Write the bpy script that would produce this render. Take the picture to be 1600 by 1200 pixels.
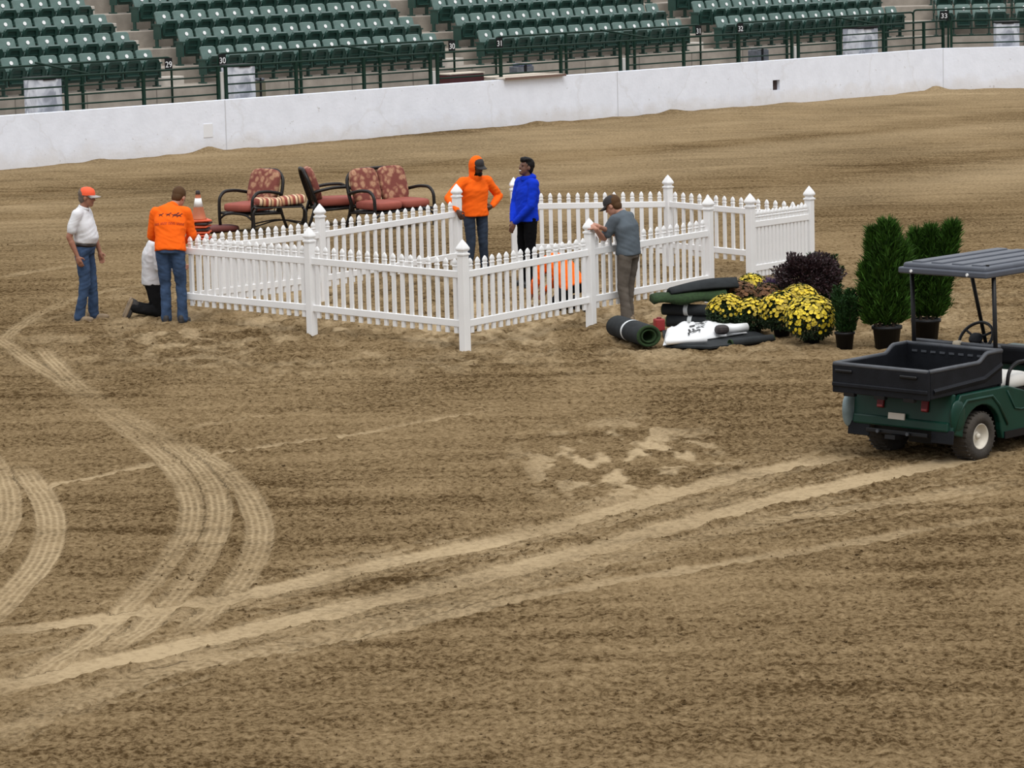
import bpy, bmesh, math, random
import numpy as np
from mathutils import Vector, Matrix
from mathutils.bvhtree import BVHTree

for o in list(bpy.data.objects): bpy.data.objects.remove(o)
scene = bpy.context.scene
COL = scene.collection
PI = math.pi

# ------------------------------------------------------------------ camera
F = 5300.0; CAMH = 5.25; PITCH = math.atan(750/F); ROLL = .025
_cp, _sp = math.cos(PITCH), math.sin(PITCH)
FW = np.array([0, _cp, -_sp]); _up0 = np.array([0, _sp, _cp]); _rt0 = np.array([1., 0, 0])
RT = _rt0*math.cos(ROLL) - _up0*math.sin(ROLL)
UP = _up0*math.cos(ROLL) + _rt0*math.sin(ROLL)
EYE = np.array([0, 0, CAMH])
cam = bpy.data.cameras.new('camera'); camo = bpy.data.objects.new('camera', cam); COL.objects.link(camo)
cam.sensor_fit = 'HORIZONTAL'; cam.sensor_width = 36; cam.lens = F/1600*36
cam.clip_start = .5; cam.clip_end = 600
camo.matrix_world = Matrix(((RT[0], UP[0], -FW[0], 0), (RT[1], UP[1], -FW[1], 0), (RT[2], UP[2], -FW[2], CAMH), (0, 0, 0, 1)))
scene.camera = camo

# ------------------------------------------------------------------ overcast sky, weak veiled sun, exposure
w = bpy.data.worlds.new('overcast'); scene.world = w; w.use_nodes = True
nt = w.node_tree; nt.nodes.clear()
tc = nt.nodes.new('ShaderNodeTexCoord'); sx = nt.nodes.new('ShaderNodeSeparateXYZ'); nt.links.new(tc.outputs['Generated'], sx.inputs[0])
mr = nt.nodes.new('ShaderNodeMapRange'); nt.links.new(sx.outputs['Z'], mr.inputs['Value'])
mr.inputs['From Min'].default_value = 0; mr.inputs['From Max'].default_value = 1
mr.inputs['To Min'].default_value = .40; mr.inputs['To Max'].default_value = 1.35
bg = nt.nodes.new('ShaderNodeBackground'); bg.inputs['Color'].default_value = (.95, .97, 1, 1)
nt.links.new(mr.outputs[0], bg.inputs['Strength'])
wo = nt.nodes.new('ShaderNodeOutputWorld'); nt.links.new(bg.outputs[0], wo.inputs[0])
sun = bpy.data.lights.new('veiled_sun', 'SUN'); sun.energy = 1.2; sun.angle = math.radians(28); sun.color = (1, .97, .92)
suno = bpy.data.objects.new('veiled_sun', sun); COL.objects.link(suno)
suno.rotation_euler = (math.radians(30), math.radians(8), 0)
vs = scene.view_settings
vs.view_transform = 'Standard'; vs.look = 'None'; vs.exposure = 0.33; vs.gamma = 1; vs.use_curve_mapping = False

# ------------------------------------------------------------------ pixel <-> place helpers
def ray(x, y): return FW*F + RT*(x-800) - UP*(y-600)
def gp(x, y, h=0.0):
    d = ray(x, y); return EYE + d*((h-CAMH)/d[2])
def proj(p):
    d = np.asarray(p, float)-EYE; z = d@FW
    return 800+F*(d@RT)/z, 600-F*(d@UP)/z
def gv(x, y, n0=(0, -1, 0), p0=None):                      # ray with a vertical plane through p0
    d = ray(x, y); n0 = np.array(n0, float); return EYE + d*(((p0-EYE)@n0)/(d@n0))

# ------------------------------------------------------------------ object helpers
def tag(o, label=None, cat=None, group=None, kind=None):
    if label: o['label'] = label
    if cat: o['category'] = cat
    if group: o['group'] = group
    if kind: o['kind'] = kind
    return o
def link(o, parent=None):
    COL.objects.link(o)
    if parent is not None: o.parent = parent
    return o
def empty(name, loc, rz=0, label=None, cat=None, group=None, kind=None):
    o = bpy.data.objects.new(name, None); o.location = Vector([float(v) for v in loc]); o.rotation_euler = (0, 0, rz)
    o.empty_display_size = .1
    link(o); return tag(o, label, cat, group, kind)
def mobj(name, me, parent=None, loc=None, rot=None, mat=None):
    if mat is not None and len(me.materials) == 0: me.materials.append(mat)
    o = bpy.data.objects.new(name, me)
    if loc is not None: o.location = Vector([float(v) for v in loc])
    if rot is not None: o.rotation_euler = rot
    return link(o, parent)

class MB:
    def __init__(s): s.v = []; s.f = []
    def add(s, vs_, fs_):
        b = len(s.v); s.v += [tuple(float(c) for c in p) for p in vs_]; s.f += [tuple(i+b for i in f) for f in fs_]; return s
    def box(s, x0, x1, y0, y1, z0, z1, M=None):
        p = [(x0, y0, z0), (x1, y0, z0), (x1, y1, z0), (x0, y1, z0), (x0, y0, z1), (x1, y0, z1), (x1, y1, z1), (x0, y1, z1)]
        if M is not None: p = [M @ Vector(q) for q in p]
        return s.add(p, [(0, 3, 2, 1), (4, 5, 6, 7), (0, 1, 5, 4), (1, 2, 6, 5), (2, 3, 7, 6), (3, 0, 4, 7)])
    def prism(s, poly, z0, z1):                            # poly in xy, counter clockwise
        k = len(poly); p = [(x, y, z0) for x, y in poly]+[(x, y, z1) for x, y in poly]
        return s.add(p, [tuple(range(k))[::-1], tuple(range(k, 2*k))]+[(i, (i+1) % k, (i+1) % k+k, i+k) for i in range(k)])
    def tube(s, pts, r, k=8, cap=True, sq=None):
        pts = [Vector([float(c) for c in p]) for p in pts]; rs = r if isinstance(r, (list, tuple)) else [r]*len(pts)
        t0 = (pts[1]-pts[0]).normalized()
        a = Vector((0, 0, 1)) if abs(t0.z) < .9 else Vector((1, 0, 0))
        n_ = t0.cross(a).normalized(); V = []; Fs = []
        for i, p in enumerate(pts):
            if i == 0: t = t0
            elif i == len(pts)-1: t = (pts[i]-pts[i-1]).normalized()
            else: t = ((pts[i]-pts[i-1]).normalized()+(pts[i+1]-pts[i]).normalized()).normalized()
            n_ = (n_-t*n_.dot(t)).normalized(); b_ = t.cross(n_)
            for j in range(k):
                an = 2*PI*(j+.5)/k; V.append(p+(n_*math.cos(an)+b_*math.sin(an))*rs[i])
        for i in range(len(pts)-1):
            for j in range(k):
                j2 = (j+1) % k; Fs.append((i*k+j, i*k+j2, (i+1)*k+j2, (i+1)*k+j))
        if cap: Fs += [tuple(range(k))[::-1], tuple((len(pts)-1)*k+j for j in range(k))]
        return s.add(V, Fs)
    def lathe(s, prof, k=16, M=None):                      # prof (r, z) from bottom to top
        V = []; Fs = []
        for r, z in prof:
            for j in range(k):
                an = 2*PI*j/k; V.append(Vector((r*math.cos(an), r*math.sin(an), z)))
        for i in range(len(prof)-1):
            for j in range(k):
                j2 = (j+1) % k; Fs.append((i*k+j, i*k+j2, (i+1)*k+j2, (i+1)*k+j))
        Fs += [tuple(range(k))[::-1], tuple((len(prof)-1)*k+j for j in range(k))]
        if M is not None: V = [M @ q for q in V]
        return s.add(V, Fs)
    def sqlathe(s, prof, M=None):                          # square sections, prof (half width, z)
        V = []; Fs = []
        for r, z in prof: V += [Vector((-r, -r, z)), Vector((r, -r, z)), Vector((r, r, z)), Vector((-r, r, z))]
        for i in range(len(prof)-1):
            for j in range(4):
                j2 = (j+1) % 4; Fs.append((i*4+j, i*4+j2, i*4+4+j2, i*4+4+j))
        Fs += [(3, 2, 1, 0), tuple((len(prof)-1)*4+j for j in range(4))]
        if M is not None: V = [M @ q for q in V]
        return s.add(V, Fs)
    def ell(s, c, rx, ry, rz, e=1.0, nu=16, nv=10, M=None):   # (super)ellipsoid
        V = []; Fs = []
        def pw(a): return math.copysign(abs(a)**e, a)
        for i in range(nv+1):
            ph = -PI/2+PI*i/nv
            for j in range(nu):
                th = 2*PI*j/nu
                q = Vector((rx*pw(math.cos(ph))*pw(math.cos(th)), ry*pw(math.cos(ph))*pw(math.sin(th)), rz*pw(math.sin(ph))))
                if M is not None: q = M @ q
                V.append(q+Vector([float(a) for a in c]))
        for i in range(nv):
            for j in range(nu):
                j2 = (j+1) % nu; Fs.append((i*nu+j, i*nu+j2, (i+1)*nu+j2, (i+1)*nu+j))
        return s.add(V, Fs)
    def cap(s, p0, r0, p1, r1, k=12):                      # tapered capsule, closed
        p0 = Vector([float(a) for a in p0]); p1 = Vector([float(a) for a in p1]); d = p1-p0; L_ = d.length
        if L_ < 1e-5: return s.ell(p0, r0, r0, r0)
        d.normalize(); pts = []; rs = []
        for a in (-.95, -.7, -.35, 0): pts.append(p0+d*r0*a); rs.append(r0*math.sqrt(max(0, 1-a*a)))
        for a in (0, .35, .7, .95): pts.append(p1+d*r1*a); rs.append(r1*math.sqrt(max(0, 1-a*a)))
        return s.tube(pts, rs, k)
    def chain(s, pts, rs, k=12):
        for i in range(len(pts)-1): s.cap(pts[i], rs[i], pts[i+1], rs[i+1], k)
        return s
    def loft(s, rings, k=20):                              # rings: (centre, right vec*half width, fwd vec*half depth, exponent)
        V = []; Fs = []
        for c, a, b, e in rings:
            c = Vector([float(q) for q in c]); a = Vector([float(q) for q in a]); b = Vector([float(q) for q in b])
            for j in range(k):
                th = 2*PI*j/k; ct, st_ = math.cos(th), math.sin(th)
                V.append(c+a*math.copysign(abs(ct)**e, ct)+b*math.copysign(abs(st_)**e, st_))
        for i in range(len(rings)-1):
            for j in range(k):
                j2 = (j+1) % k; Fs.append((i*k+j, i*k+j2, (i+1)*k+j2, (i+1)*k+j))
        Fs += [tuple(range(k))[::-1], tuple((len(rings)-1)*k+j for j in range(k))]
        return s.add(V, Fs)
    def mesh(s, name, mat=None, smooth=False):
        me = bpy.data.meshes.new(name); me.from_pydata(s.v, [], s.f); me.update()
        bm = bmesh.new(); bm.from_mesh(me); bmesh.ops.recalc_face_normals(bm, faces=bm.faces[:]); bm.to_mesh(me); bm.free()
        if smooth: me.polygons.foreach_set('use_smooth', [True]*len(me.polygons))
        if mat: me.materials.append(mat)
        return me
    def build(s, name, mat=None, parent=None, smooth=False, loc=None, rot=None):
        return mobj(name, s.mesh(name, mat, smooth), parent, loc, rot)

def bevel(o, wdt=.01, seg=2):
    m = o.modifiers.new('bevel', 'BEVEL'); m.width = wdt; m.segments = seg; m.limit_method = 'ANGLE'; m.angle_limit = .6
    return o
def arc_pts(pts, r=.06, n=4):                              # round the corners of a polyline
    pts = [Vector([float(c) for c in p]) for p in pts]; out = [pts[0]]
    for i in range(1, len(pts)-1):
        a, b, c = pts[i-1], pts[i], pts[i+1]
        rr = min(r, (a-b).length*.49, (c-b).length*.49)
        p = b+(a-b).normalized()*rr; q = b+(c-b).normalized()*rr
        for k in range(n+1):
            t = k/n; out.append(p*(1-t)**2+b*2*t*(1-t)+q*t*t)
    out.append(pts[-1]); return out

# ------------------------------------------------------------------ material helpers
def _n(nt, t, **kw):
    n_ = nt.nodes.new(t)
    for k, v in kw.items(): setattr(n_, k, v)
    return n_
def mat(name, col, rough=.6, metal=0.0, var=.0, vscale=8.0, bump=0.0, bscale=60.0, spec=.5, stretch=None, coat=0.0, sheen=0.0, transl=0.0, tone=False):
    m = bpy.data.materials.new(name); m.use_nodes = True; nt = m.node_tree
    b = nt.nodes['Principled BSDF']; b.inputs['Base Color'].default_value = (*col, 1)
    b.inputs['Roughness'].default_value = rough; b.inputs['Metallic'].default_value = metal
    b.inputs['Specular IOR Level'].default_value = spec; b.inputs['Coat Weight'].default_value = coat
    b.inputs['Sheen Weight'].default_value = sheen
    tc = _n(nt, 'ShaderNodeTexCoord'); vec = tc.outputs['Object']
    if stretch:
        mp = _n(nt, 'ShaderNodeMapping'); mp.inputs['Scale'].default_value = stretch; nt.links.new(vec, mp.inputs[0]); vec = mp.outputs[0]
    colout = None
    if var > 0:
        nz = _n(nt, 'ShaderNodeTexNoise'); nz.inputs['Scale'].default_value = vscale; nz.inputs['Detail'].default_value = 5; nt.links.new(vec, nz.inputs['Vector'])
        cr = _n(nt, 'ShaderNodeValToRGB'); cr.color_ramp.elements[0].position = .3; cr.color_ramp.elements[1].position = .7
        cr.color_ramp.elements[0].color = (*[max(0, c*(1-var)) for c in col], 1); cr.color_ramp.elements[1].color = (*[min(1, c*(1+var)) for c in col], 1)
        nt.links.new(nz.outputs['Fac'], cr.inputs[0]); colout = cr.outputs[0]; nt.links.new(colout, b.inputs['Base Color'])
    if tone:                                               # leaf-to-leaf variation stored on the mesh
        at = _n(nt, 'ShaderNodeAttribute', attribute_name='tone')
        mx = _n(nt, 'ShaderNodeMix', data_type='RGBA', blend_type='MULTIPLY'); mx.inputs['Factor'].default_value = 1
        if colout: nt.links.new(colout, mx.inputs['A'])
        else: mx.inputs['A'].default_value = (*col, 1)
        nt.links.new(at.outputs['Color'], mx.inputs['B']); nt.links.new(mx.outputs['Result'], b.inputs['Base Color'])
    if bump > 0:
        nb = _n(nt, 'ShaderNodeTexNoise'); nb.inputs['Scale'].default_value = bscale; nb.inputs['Detail'].default_value = 4; nt.links.new(vec, nb.inputs['Vector'])
        bp = _n(nt, 'ShaderNodeBump'); bp.inputs['Strength'].default_value = bump; bp.inputs['Distance'].default_value = .02
        nt.links.new(nb.outputs['Fac'], bp.inputs['Height']); nt.links.new(bp.outputs[0], b.inputs['Normal'])
    return m
def srgb(r, g, b):
    f = lambda c: ((c/255+.055)/1.055)**2.4 if c/255 > .04045 else c/255/12.92
    return (f(r), f(g), f(b))

# ------------------------------------------------------------------ smooth noise for relief
def _hash(ix, iy, seed):
    h = (ix.astype(np.int64)*374761393 + iy.astype(np.int64)*668265263 + seed*974634777) & 0xffffffff
    h = ((h ^ (h >> 13))*1274126177) & 0xffffffff
    return ((h ^ (h >> 16)) & 0xffff)/65535.0
def vn(x, y, seed=0):
    ix = np.floor(x); iy = np.floor(y); fx = x-ix; fy = y-iy
    fx = fx*fx*(3-2*fx); fy = fy*fy*(3-2*fy); ix = ix.astype(np.int64); iy = iy.astype(np.int64)
    a = _hash(ix, iy, seed); b = _hash(ix+1, iy, seed); c = _hash(ix, iy+1, seed); d = _hash(ix+1, iy+1, seed)
    return (a*(1-fx)+b*fx)*(1-fy)+(c*(1-fx)+d*fx)*fy
def fbm(x, y, seed=0, oct=3, gain=.5):
    s = 0; a = 1; t = 0
    for k in range(oct): s = s+a*vn(x*2**k, y*2**k, seed+k*17); t += a; a *= gain
    return s/t

# ================================================================== GROUND
W0 = gp(350, 236); W1 = gp(1475, 141)
WU = (W1-W0); WL = float(np.linalg.norm(WU)); WU = WU/WL; WN = np.array([-WU[1], WU[0], 0])

def px_line(pts): return np.array([gp(x, y)[:2] for x, y in pts])
def densify(P, step=.15):
    P = np.asarray(P); n_ = len(P)
    t = np.r_[0, np.cumsum(np.linalg.norm(np.diff(P, axis=0), axis=1))]
    tt = np.arange(0, t[-1], step)
    # smooth resample: linear then box smoothing
    Q = np.c_[np.interp(tt, t, P[:, 0]), np.interp(tt, t, P[:, 1])]
    k = 7
    if len(Q) > 3*k:
        for _ in range(3):
            R = Q.copy()
            for j in range(2): R[k//2:-(k//2), j] = np.convolve(Q[:, j], np.ones(k)/k, 'valid')
            Q = R
    return Q
# (points in the photo, width m, strength, kind)  kind 0 smooth drag mark, 1 ribbed tyre print, 2 chevron tread
TRACKS = [
 ([(-60, 1000), (0, 985), (200, 958), (350, 935), (500, 901), (650, 869), (800, 838), (900, 813), (1050, 767), (1200, 732), (1350, 704)], .36, .95, 0),
 ([(-60, 1085), (0, 1072), (200, 1025), (350, 992), (500, 955), (650, 920), (800, 888), (900, 862), (1100, 806), (1300, 757), (1450, 727), (1600, 696)], .42, 1.0, 0),
 ([(-60, 1045), (0, 1030), (110, 1000), (250, 972), (400, 935), (560, 905), (700, 868), (800, 850), (900, 828), (1040, 795), (1130, 770), (1260, 728)], .22, .45, 1),
 ([(-40, 1170), (0, 1152), (125, 1090), (200, 1060), (400, 1018), (600, 968), (800, 915), (950, 872), (1150, 822), (1350, 790), (1500, 766), (1640, 745)], .34, .62, 2),
 ([(300, 1045), (450, 1012), (600, 985), (700, 955), (850, 920), (1050, 893), (1200, 870), (1350, 841), (1500, 820), (1640, 802)], .26, .6, 0),
 ([(0, 1125), (120, 1085), (300, 1020), (500, 975), (700, 928), (900, 890), (1060, 850), (1180, 825), (1330, 772)], .20, .4, 1),
 ([(-20, 783), (30, 770), (100, 752), (250, 722), (330, 708), (450, 692), (560, 675), (700, 652), (800, 636)], .15, .75, 0),
 ([(190, 682), (300, 668), (430, 648), (560, 632), (700, 618)], .12, .35, 0),
 ([(-10, 540), (8, 528), (30, 508), (75, 480), (154, 456), (260, 440)], .22, .6, 1),
 ([(-10, 520), (40, 560), (95, 592), (135, 628), (187, 664), (240, 700), (283, 742), (300, 778), (300, 817), (285, 850), (262, 882), (220, 925), (150, 995), (65, 1045), (-20, 1090)], .235, .9, 1),
 ([(60, 540), (110, 590), (160, 630), (225, 664), (267, 690), (317, 729), (340, 767), (344, 805), (328, 862), (282, 925), (220, 985), (145, 1028)], .235, .95, 1),
 ([(262, 680), (310, 708), (360, 737), (390, 775), (410, 822), (398, 878), (352, 935), (280, 997)], .25, .8, 1),
 ([(-30, 700), (0, 735), (12, 767), (13, 808), (0, 842), (-30, 880)], .27, .85, 1),
 ([(20, 725), (45, 745), (70, 777), (83, 815), (76, 857), (50, 896), (30, 915), (0, 948), (-40, 985)], .27, .9, 1),
 ([(-20, 436), (40, 425), (110, 415), (190, 420)], .3, .4, 0), ([(-20, 385), (60, 379), (120, 372)], .22, .5, 0),
 ([(835, 810), (868, 790), (905, 778)], .26, .35, 2), ([(1070, 830), (1100, 808), (1140, 788), (1190, 762)], .26, .35, 2),
 ([(1240, 165), (1340, 150), (1480, 147), (1640, 144)], .9, .8, 0), ([(900, 215), (1200, 182), (1400, 168), (1640, 163)], .8, .35, 0),
 ([(-40, 270), (350, 241), (800, 203), (1240, 165)], .8, .45, 0),
]
_x = []
for k_, (dy, wd_, st_) in enumerate(((-14, .07, .45), (13, .06, .4), (24, .05, .35), (-22, .05, .3))):
    for b_ in (0, 1, 3): _x.append(([(x, y+dy*(.6+.4*y/1000)) for x, y in TRACKS[b_][0]], wd_, st_, 0))
TRACKS = TRACKS+_x
TR = [(densify(px_line(p)), wd, st_, kd) for p, wd, st_, kd in TRACKS]
def track_fields(x, y):
    dry = np.zeros_like(x); hgt = np.zeros_like(x); LAT = np.zeros_like(x); LON = np.zeros_like(x); RIB = np.zeros_like(x)
    for Q, wd, st_, kd in TR:
        m = (x > Q[:, 0].min()-1) & (x < Q[:, 0].max()+1) & (y > Q[:, 1].min()-1) & (y < Q[:, 1].max()+1)
        idx = np.nonzero(m)[0]
        if not len(idx): continue
        px, py = x[idx], y[idx]; best = np.full(len(idx), 1e9); lat = np.zeros(len(idx)); lon = np.zeros(len(idx)); end = np.zeros(len(idx))
        acc = 0
        for i in range(len(Q)-1):
            a = Q[i]; b = Q[i+1]; ab = b-a; l = math.hypot(*ab)
            near = np.nonzero((np.abs(px-a[0]) < 1.0) & (np.abs(py-a[1]) < 1.0))[0]
            if len(near):
                qx = px[near]-a[0]; qy = py[near]-a[1]
                t = np.clip((qx*ab[0]+qy*ab[1])/l/l, 0, 1); dx = qx-t*ab[0]; dy = qy-t*ab[1]; dd = dx*dx+dy*dy
                u = dd < best[near]; k = near[u]; best[k] = dd[u]; lat[k] = ((ab[0]*qy-ab[1]*qx)/l)[u]; lon[k] = acc+t[u]*l
            acc += l
        d = np.sqrt(best)+(fbm(px*3.2, py*2.2, 15, 2)-.5)*(.10 if kd == 0 else .03); prof = np.clip((wd*.56-d)/(wd*.16), 0, 1); prof = prof*prof*(3-2*prof)
        fade = np.clip(lon/.8, 0, 1)*np.clip((acc-lon)/.8, 0, 1)
        if kd == 1: fade = fade*(1-.72*np.exp(-((py-36.6)/1.5)**2))
        brk = .72+.55*(fbm(px*1.1, py*.8, 5, 3)-.5)*2
        rib = np.ones(len(idx))
        val = prof*fade*np.clip(brk, 0, 1)*st_*rib
        up_ = val > dry[idx]; ku = idx[up_]; LAT[ku] = lat[up_]; LON[ku] = lon[up_]; RIB[ku] = float(kd)
        dry[idx] = np.maximum(dry[idx], val)
        hgt[idx] += -.022*prof*fade*st_ + (.010*(rib-.7)*prof*fade if kd else 0)
        side = np.clip(1-np.abs(d-wd*.72)/(wd*.2), 0, 1)
        hgt[idx] += .016*side*fade*st_*vn(px*6, py*4, 9)
    return dry, hgt, LAT, LON, RIB
FENCE_C = gp(700, 470)[:2]
def ground_fields(x, y):
    s = np.clip((y-48)/22, 0, 1); s = s*s*(3-2*s)
    v = y-.9*s*x*.9
    # clods and rake ridges, footprints round the fence, small ridge under the wall
    near = np.clip((60-y)/15, .25, 1)
    lump = fbm(x*15, y*13, 1, 2, .6); lump = np.clip(lump*1.7-.45, 0, 1)
    h = (lump-.4)*.026*near*(.55+.9*fbm(x*.7, y*.5, 2, 2)) + (fbm(x*4, y*3, 6, 2)-.5)*.022*near + (fbm(x*1.1, v*1.6, 3, 2)-.5)*.05
    ridge = (fbm(x*.12, v*1.9, 21, 2)-.5)*.035
    h += ridge
    clod = np.clip(vn(x*13, y*9, 31)-.78, 0, 1)*4*.022*near*np.clip(fbm(x*.6, y*.5, 33, 2)*3-1, 0, 1)
    h += clod
    g = np.exp(-(((x-FENCE_C[0]-.8)/6.2)**2+((y-FENCE_C[1]+1.8)/5.2)**2)**2)
    foot = np.clip(fbm(x*5.6, y*4.2, 41, 3, .6)*3.6-1.35, 0, 1)
    h += g*(foot-.5)*.05
    dry, th, lat, lon, rib = track_fields(x, y)
    flat = 1-np.clip(dry*1.1, 0, .85); trk = dry.copy()
    h = h*flat+th
    patch = g*np.clip(fbm(x*1.2, y*.9, 51, 3)*3-.95, 0, 1)*.85*(.10+.90*np.clip(fbm(x*6.0, y*2.6, 47, 3, .6)*4-1.6, 0, 1))
    c1 = gp(985, 720)[:2]; g2 = np.exp(-(((x-c1[0])/1.0)**2+((y-c1[1])/2.4)**2)**2)
    patch = np.maximum(patch, g2*np.clip(fbm(x*4.2, y*2.0, 61, 3, .6)*9-4.9, 0, 1)*.95)
    far = np.clip((y-50)/12, 0, 1)*np.clip(fbm(x*.1, v*.33, 71, 2)*2-.6, 0, 1)*.5
    # light diagonal swath in the lower left
    dry = np.maximum(dry, np.maximum(patch, far))
    # heaps of dirt against the wall
    P = np.stack([x-W0[0], y-W0[1]], -1); t = P@WU[:2]; d = P@WN[:2]
    bank = np.clip((d+1.0)/1.0, 0, 1)*(.01+.03*np.clip(fbm(t*1.6, d*.8, 81, 3)-.45, 0, 1)*2)
    for tc_, a_ in ((-.45, .11), (9.4, .06), (14.0, .07), (24.0, .12), (-3.4, .04)):
        bank += np.exp(-((t-tc_)/.30)**2-((d+.05)/.25)**2)*a_
    h += np.where(t < WL+2, bank, 0)
    return h, np.clip(dry, 0, 1), lat, lon, rib*(trk > .02)
def grid_patch(x0, x1, y0, y1, dx, dy):
    nx = int((x1-x0)/dx)+1; ny = int((y1-y0)/dy)+1
    X, Y = np.meshgrid(np.linspace(x0, x1, nx), np.linspace(y0, y1, ny)); x = X.ravel(); y = Y.ravel()
    h, *dry = ground_fields(x, y)
    i = np.arange(nx*ny).reshape(ny, nx); q = np.stack([i[:-1, :-1], i[:-1, 1:], i[1:, 1:], i[1:, :-1]], -1).reshape(-1, 4)
    return np.stack([x, y, h], 1), q, np.stack(dry, 1)
Vs = []; Qs = []; Ds = []; base = 0
for a in ((-6.2, 6.2, 19.0, 36.0, .019, .023), (-9.0, 9.0, 36.0, 50.0, .028, .034), (-16, 17, 50.0, 100.0, .08, .11), (-16, -9.0, 36, 50, .12, .15), (9.0, 17, 36, 50, .12, .15), (-16, -6.2, 14, 36, .12, .15), (6.2, 17, 14, 36, .12, .15), (-6.2, 6.2, 14, 19, .06, .08)):
    V, Q, D = grid_patch(*a); Vs.append(V); Qs.append(Q+base); Ds.append(D); base += len(V)
V = np.concatenate(Vs); Q = np.concatenate(Qs); D = np.concatenate(Ds)
me = bpy.data.meshes.new('ground')
me.vertices.add(len(V)); me.vertices.foreach_set('co', V.astype(np.float32).ravel())
me.loops.add(Q.size); me.loops.foreach_set('vertex_index', Q.astype(np.int32).ravel())
me.polygons.add(len(Q)); me.polygons.foreach_set('loop_start', np.arange(0, Q.size, 4, dtype=np.int32))
me.polygons.foreach_set('use_smooth', np.ones(len(Q), dtype=bool))
me.update(calc_edges=True)
for i_, nm_ in enumerate(('dry', 'lat', 'lon', 'rib')):
    at = me.attributes.new(nm_, 'FLOAT', 'POINT'); at.data.foreach_set('value', np.ascontiguousarray(D[:, i_]).astype(np.float32))

def dirt_material():
    m = bpy.data.materials.new('harrowed_dirt'); m.use_nodes = True; nt = m.node_tree; b = nt.nodes['Principled BSDF']
    b.inputs['Roughness'].default_value = .95; b.inputs['Specular IOR Level'].default_value = 0.0
    tc = _n(nt, 'ShaderNodeTexCoord')
    def noise(scale, detail, sc=(1, 1, 1), rough=.55, rot=0):
        mp = _n(nt, 'ShaderNodeMapping'); mp.inputs['Scale'].default_value = sc; mp.inputs['Rotation'].default_value = (0, 0, rot); nt.links.new(tc.outputs['Object'], mp.inputs[0])
        n_ = _n(nt, 'ShaderNodeTexNoise'); n_.inputs['Scale'].default_value = scale; n_.inputs['Detail'].default_value = detail; n_.inputs['Roughness'].default_value = rough
        nt.links.new(mp.outputs[0], n_.inputs['Vector']); return n_.outputs['Fac']
    def math_(op, a, b_, c=None):
        n_ = _n(nt, 'ShaderNodeMath', operation=op)
        for i, q in enumerate((a, b_, c)):
            if q is None: continue
            if isinstance(q, (int, float)): n_.inputs[i].default_value = q
            else: nt.links.new(q, n_.inputs[i])
        return n_.outputs[0]
    fine = noise(19.0, 6, (1, .8, 1), .62); streak = noise(1.0, 4, (.35, 2.6, 1), .6); broad = noise(.22, 3, (1, .5, 1))
    clod = noise(55, 3, (1, .8, 1), .6)
    f = math_('ADD', math_('MULTIPLY', fine, .64), math_('MULTIPLY', streak, .36))
    f = math_('ADD', f, math_('MULTIPLY', math_('SUBTRACT', broad, .5), .34))
    f = math_('ADD', f, math_('MULTIPLY', math_('SUBTRACT', clod, .5), .22))
    cr = _n(nt, 'ShaderNodeValToRGB'); e = cr.color_ramp.elements
    e[0].position = .385; e[0].color = (*DIRT[0], 1); e[1].position = .63; e[1].color = (*DIRT[2], 1)
    k = cr.color_ramp.elements.new(.49); k.color = (*DIRT[1], 1)
    nt.links.new(f, cr.inputs[0])
    at = _n(nt, 'ShaderNodeAttribute', attribute_name='dry')
    def att(nm): return _n(nt, 'ShaderNodeAttribute', attribute_name=nm).outputs['Fac']
    lat, lon, rib = att('lat'), att('lon'), att('rib')
    wob = math_('ADD', lat, math_('MULTIPLY', math_('SUBTRACT', streak, .5), .05))
    lines = math_('COSINE', math_('MULTIPLY', wob, 2*PI/.058), 0)
    chev = math_('MULTIPLY', math_('COSINE', math_('MULTIPLY', math_('ADD', lon, math_('MULTIPLY', math_('ABSOLUTE', lat, 0), 1.3)), 2*PI/.13), 0), math_('COSINE', math_('MULTIPLY', lat, 2*PI/.19), 0))
    is1 = math_('LESS_THAN', math_('ABSOLUTE', math_('SUBTRACT', rib, 1.0), 0), .4); is2 = math_('GREATER_THAN', rib, 1.5)
    pat = math_('ADD', math_('MULTIPLY', is1, lines), math_('MULTIPLY', is2, math_('MULTIPLY', chev, 1.4)))
    gro = math_('MULTIPLY_ADD', pat, .27, math_('SUBTRACT', 1.0, math_('MULTIPLY', math_('ADD', is1, is2), .22)))
    dn = math_('MULTIPLY', math_('MULTIPLY', at.outputs['Fac'], gro), math_('MULTIPLY_ADD', fine, 1.7, .15)); dn = math_('MAXIMUM', math_('MINIMUM', dn, 1.0), 0.0)
    mx = _n(nt, 'ShaderNodeMix', data_type='RGBA'); nt.links.new(dn, mx.inputs['Factor']); nt.links.new(cr.outputs[0], mx.inputs['A']); mx.inputs['B'].default_value = (*DIRT[3], 1)
    nt.links.new(mx.outputs['Result'], b.inputs['Base Color'])
    bp = _n(nt, 'ShaderNodeBump'); bp.inputs['Strength'].default_value = 1.0; bp.inputs['Distance'].default_value = .022
    hh = math_('ADD', fine, math_('MULTIPLY', clod, .45)); hh = math_('MULTIPLY', hh, math_('SUBTRACT', 1.0, math_('MULTIPLY', at.outputs['Fac'], .65)))
    hh = math_('ADD', hh, math_('MULTIPLY', math_('MULTIPLY', pat, at.outputs['Fac']), .22))
    nt.links.new(hh, bp.inputs['Height']); nt.links.new(bp.outputs[0], b.inputs['Normal'])
    return m
DIRT = [(.058, .036, .016), (.158, .108, .056), (.255, .182, .100), (.37, .280, .168)]
M_dirt = dirt_material()
ground = mobj('ground', me, mat=M_dirt)
tag(ground, 'brown harrowed dirt arena floor with pale curving tyre tracks', 'ground', kind='structure')
gb = MB().box(-150, 150, -60, 220, -.6, -.25).build('ground_base', M_dirt); tag(gb, 'dirt ground continuing beyond the arena floor', 'ground', kind='structure')
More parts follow.
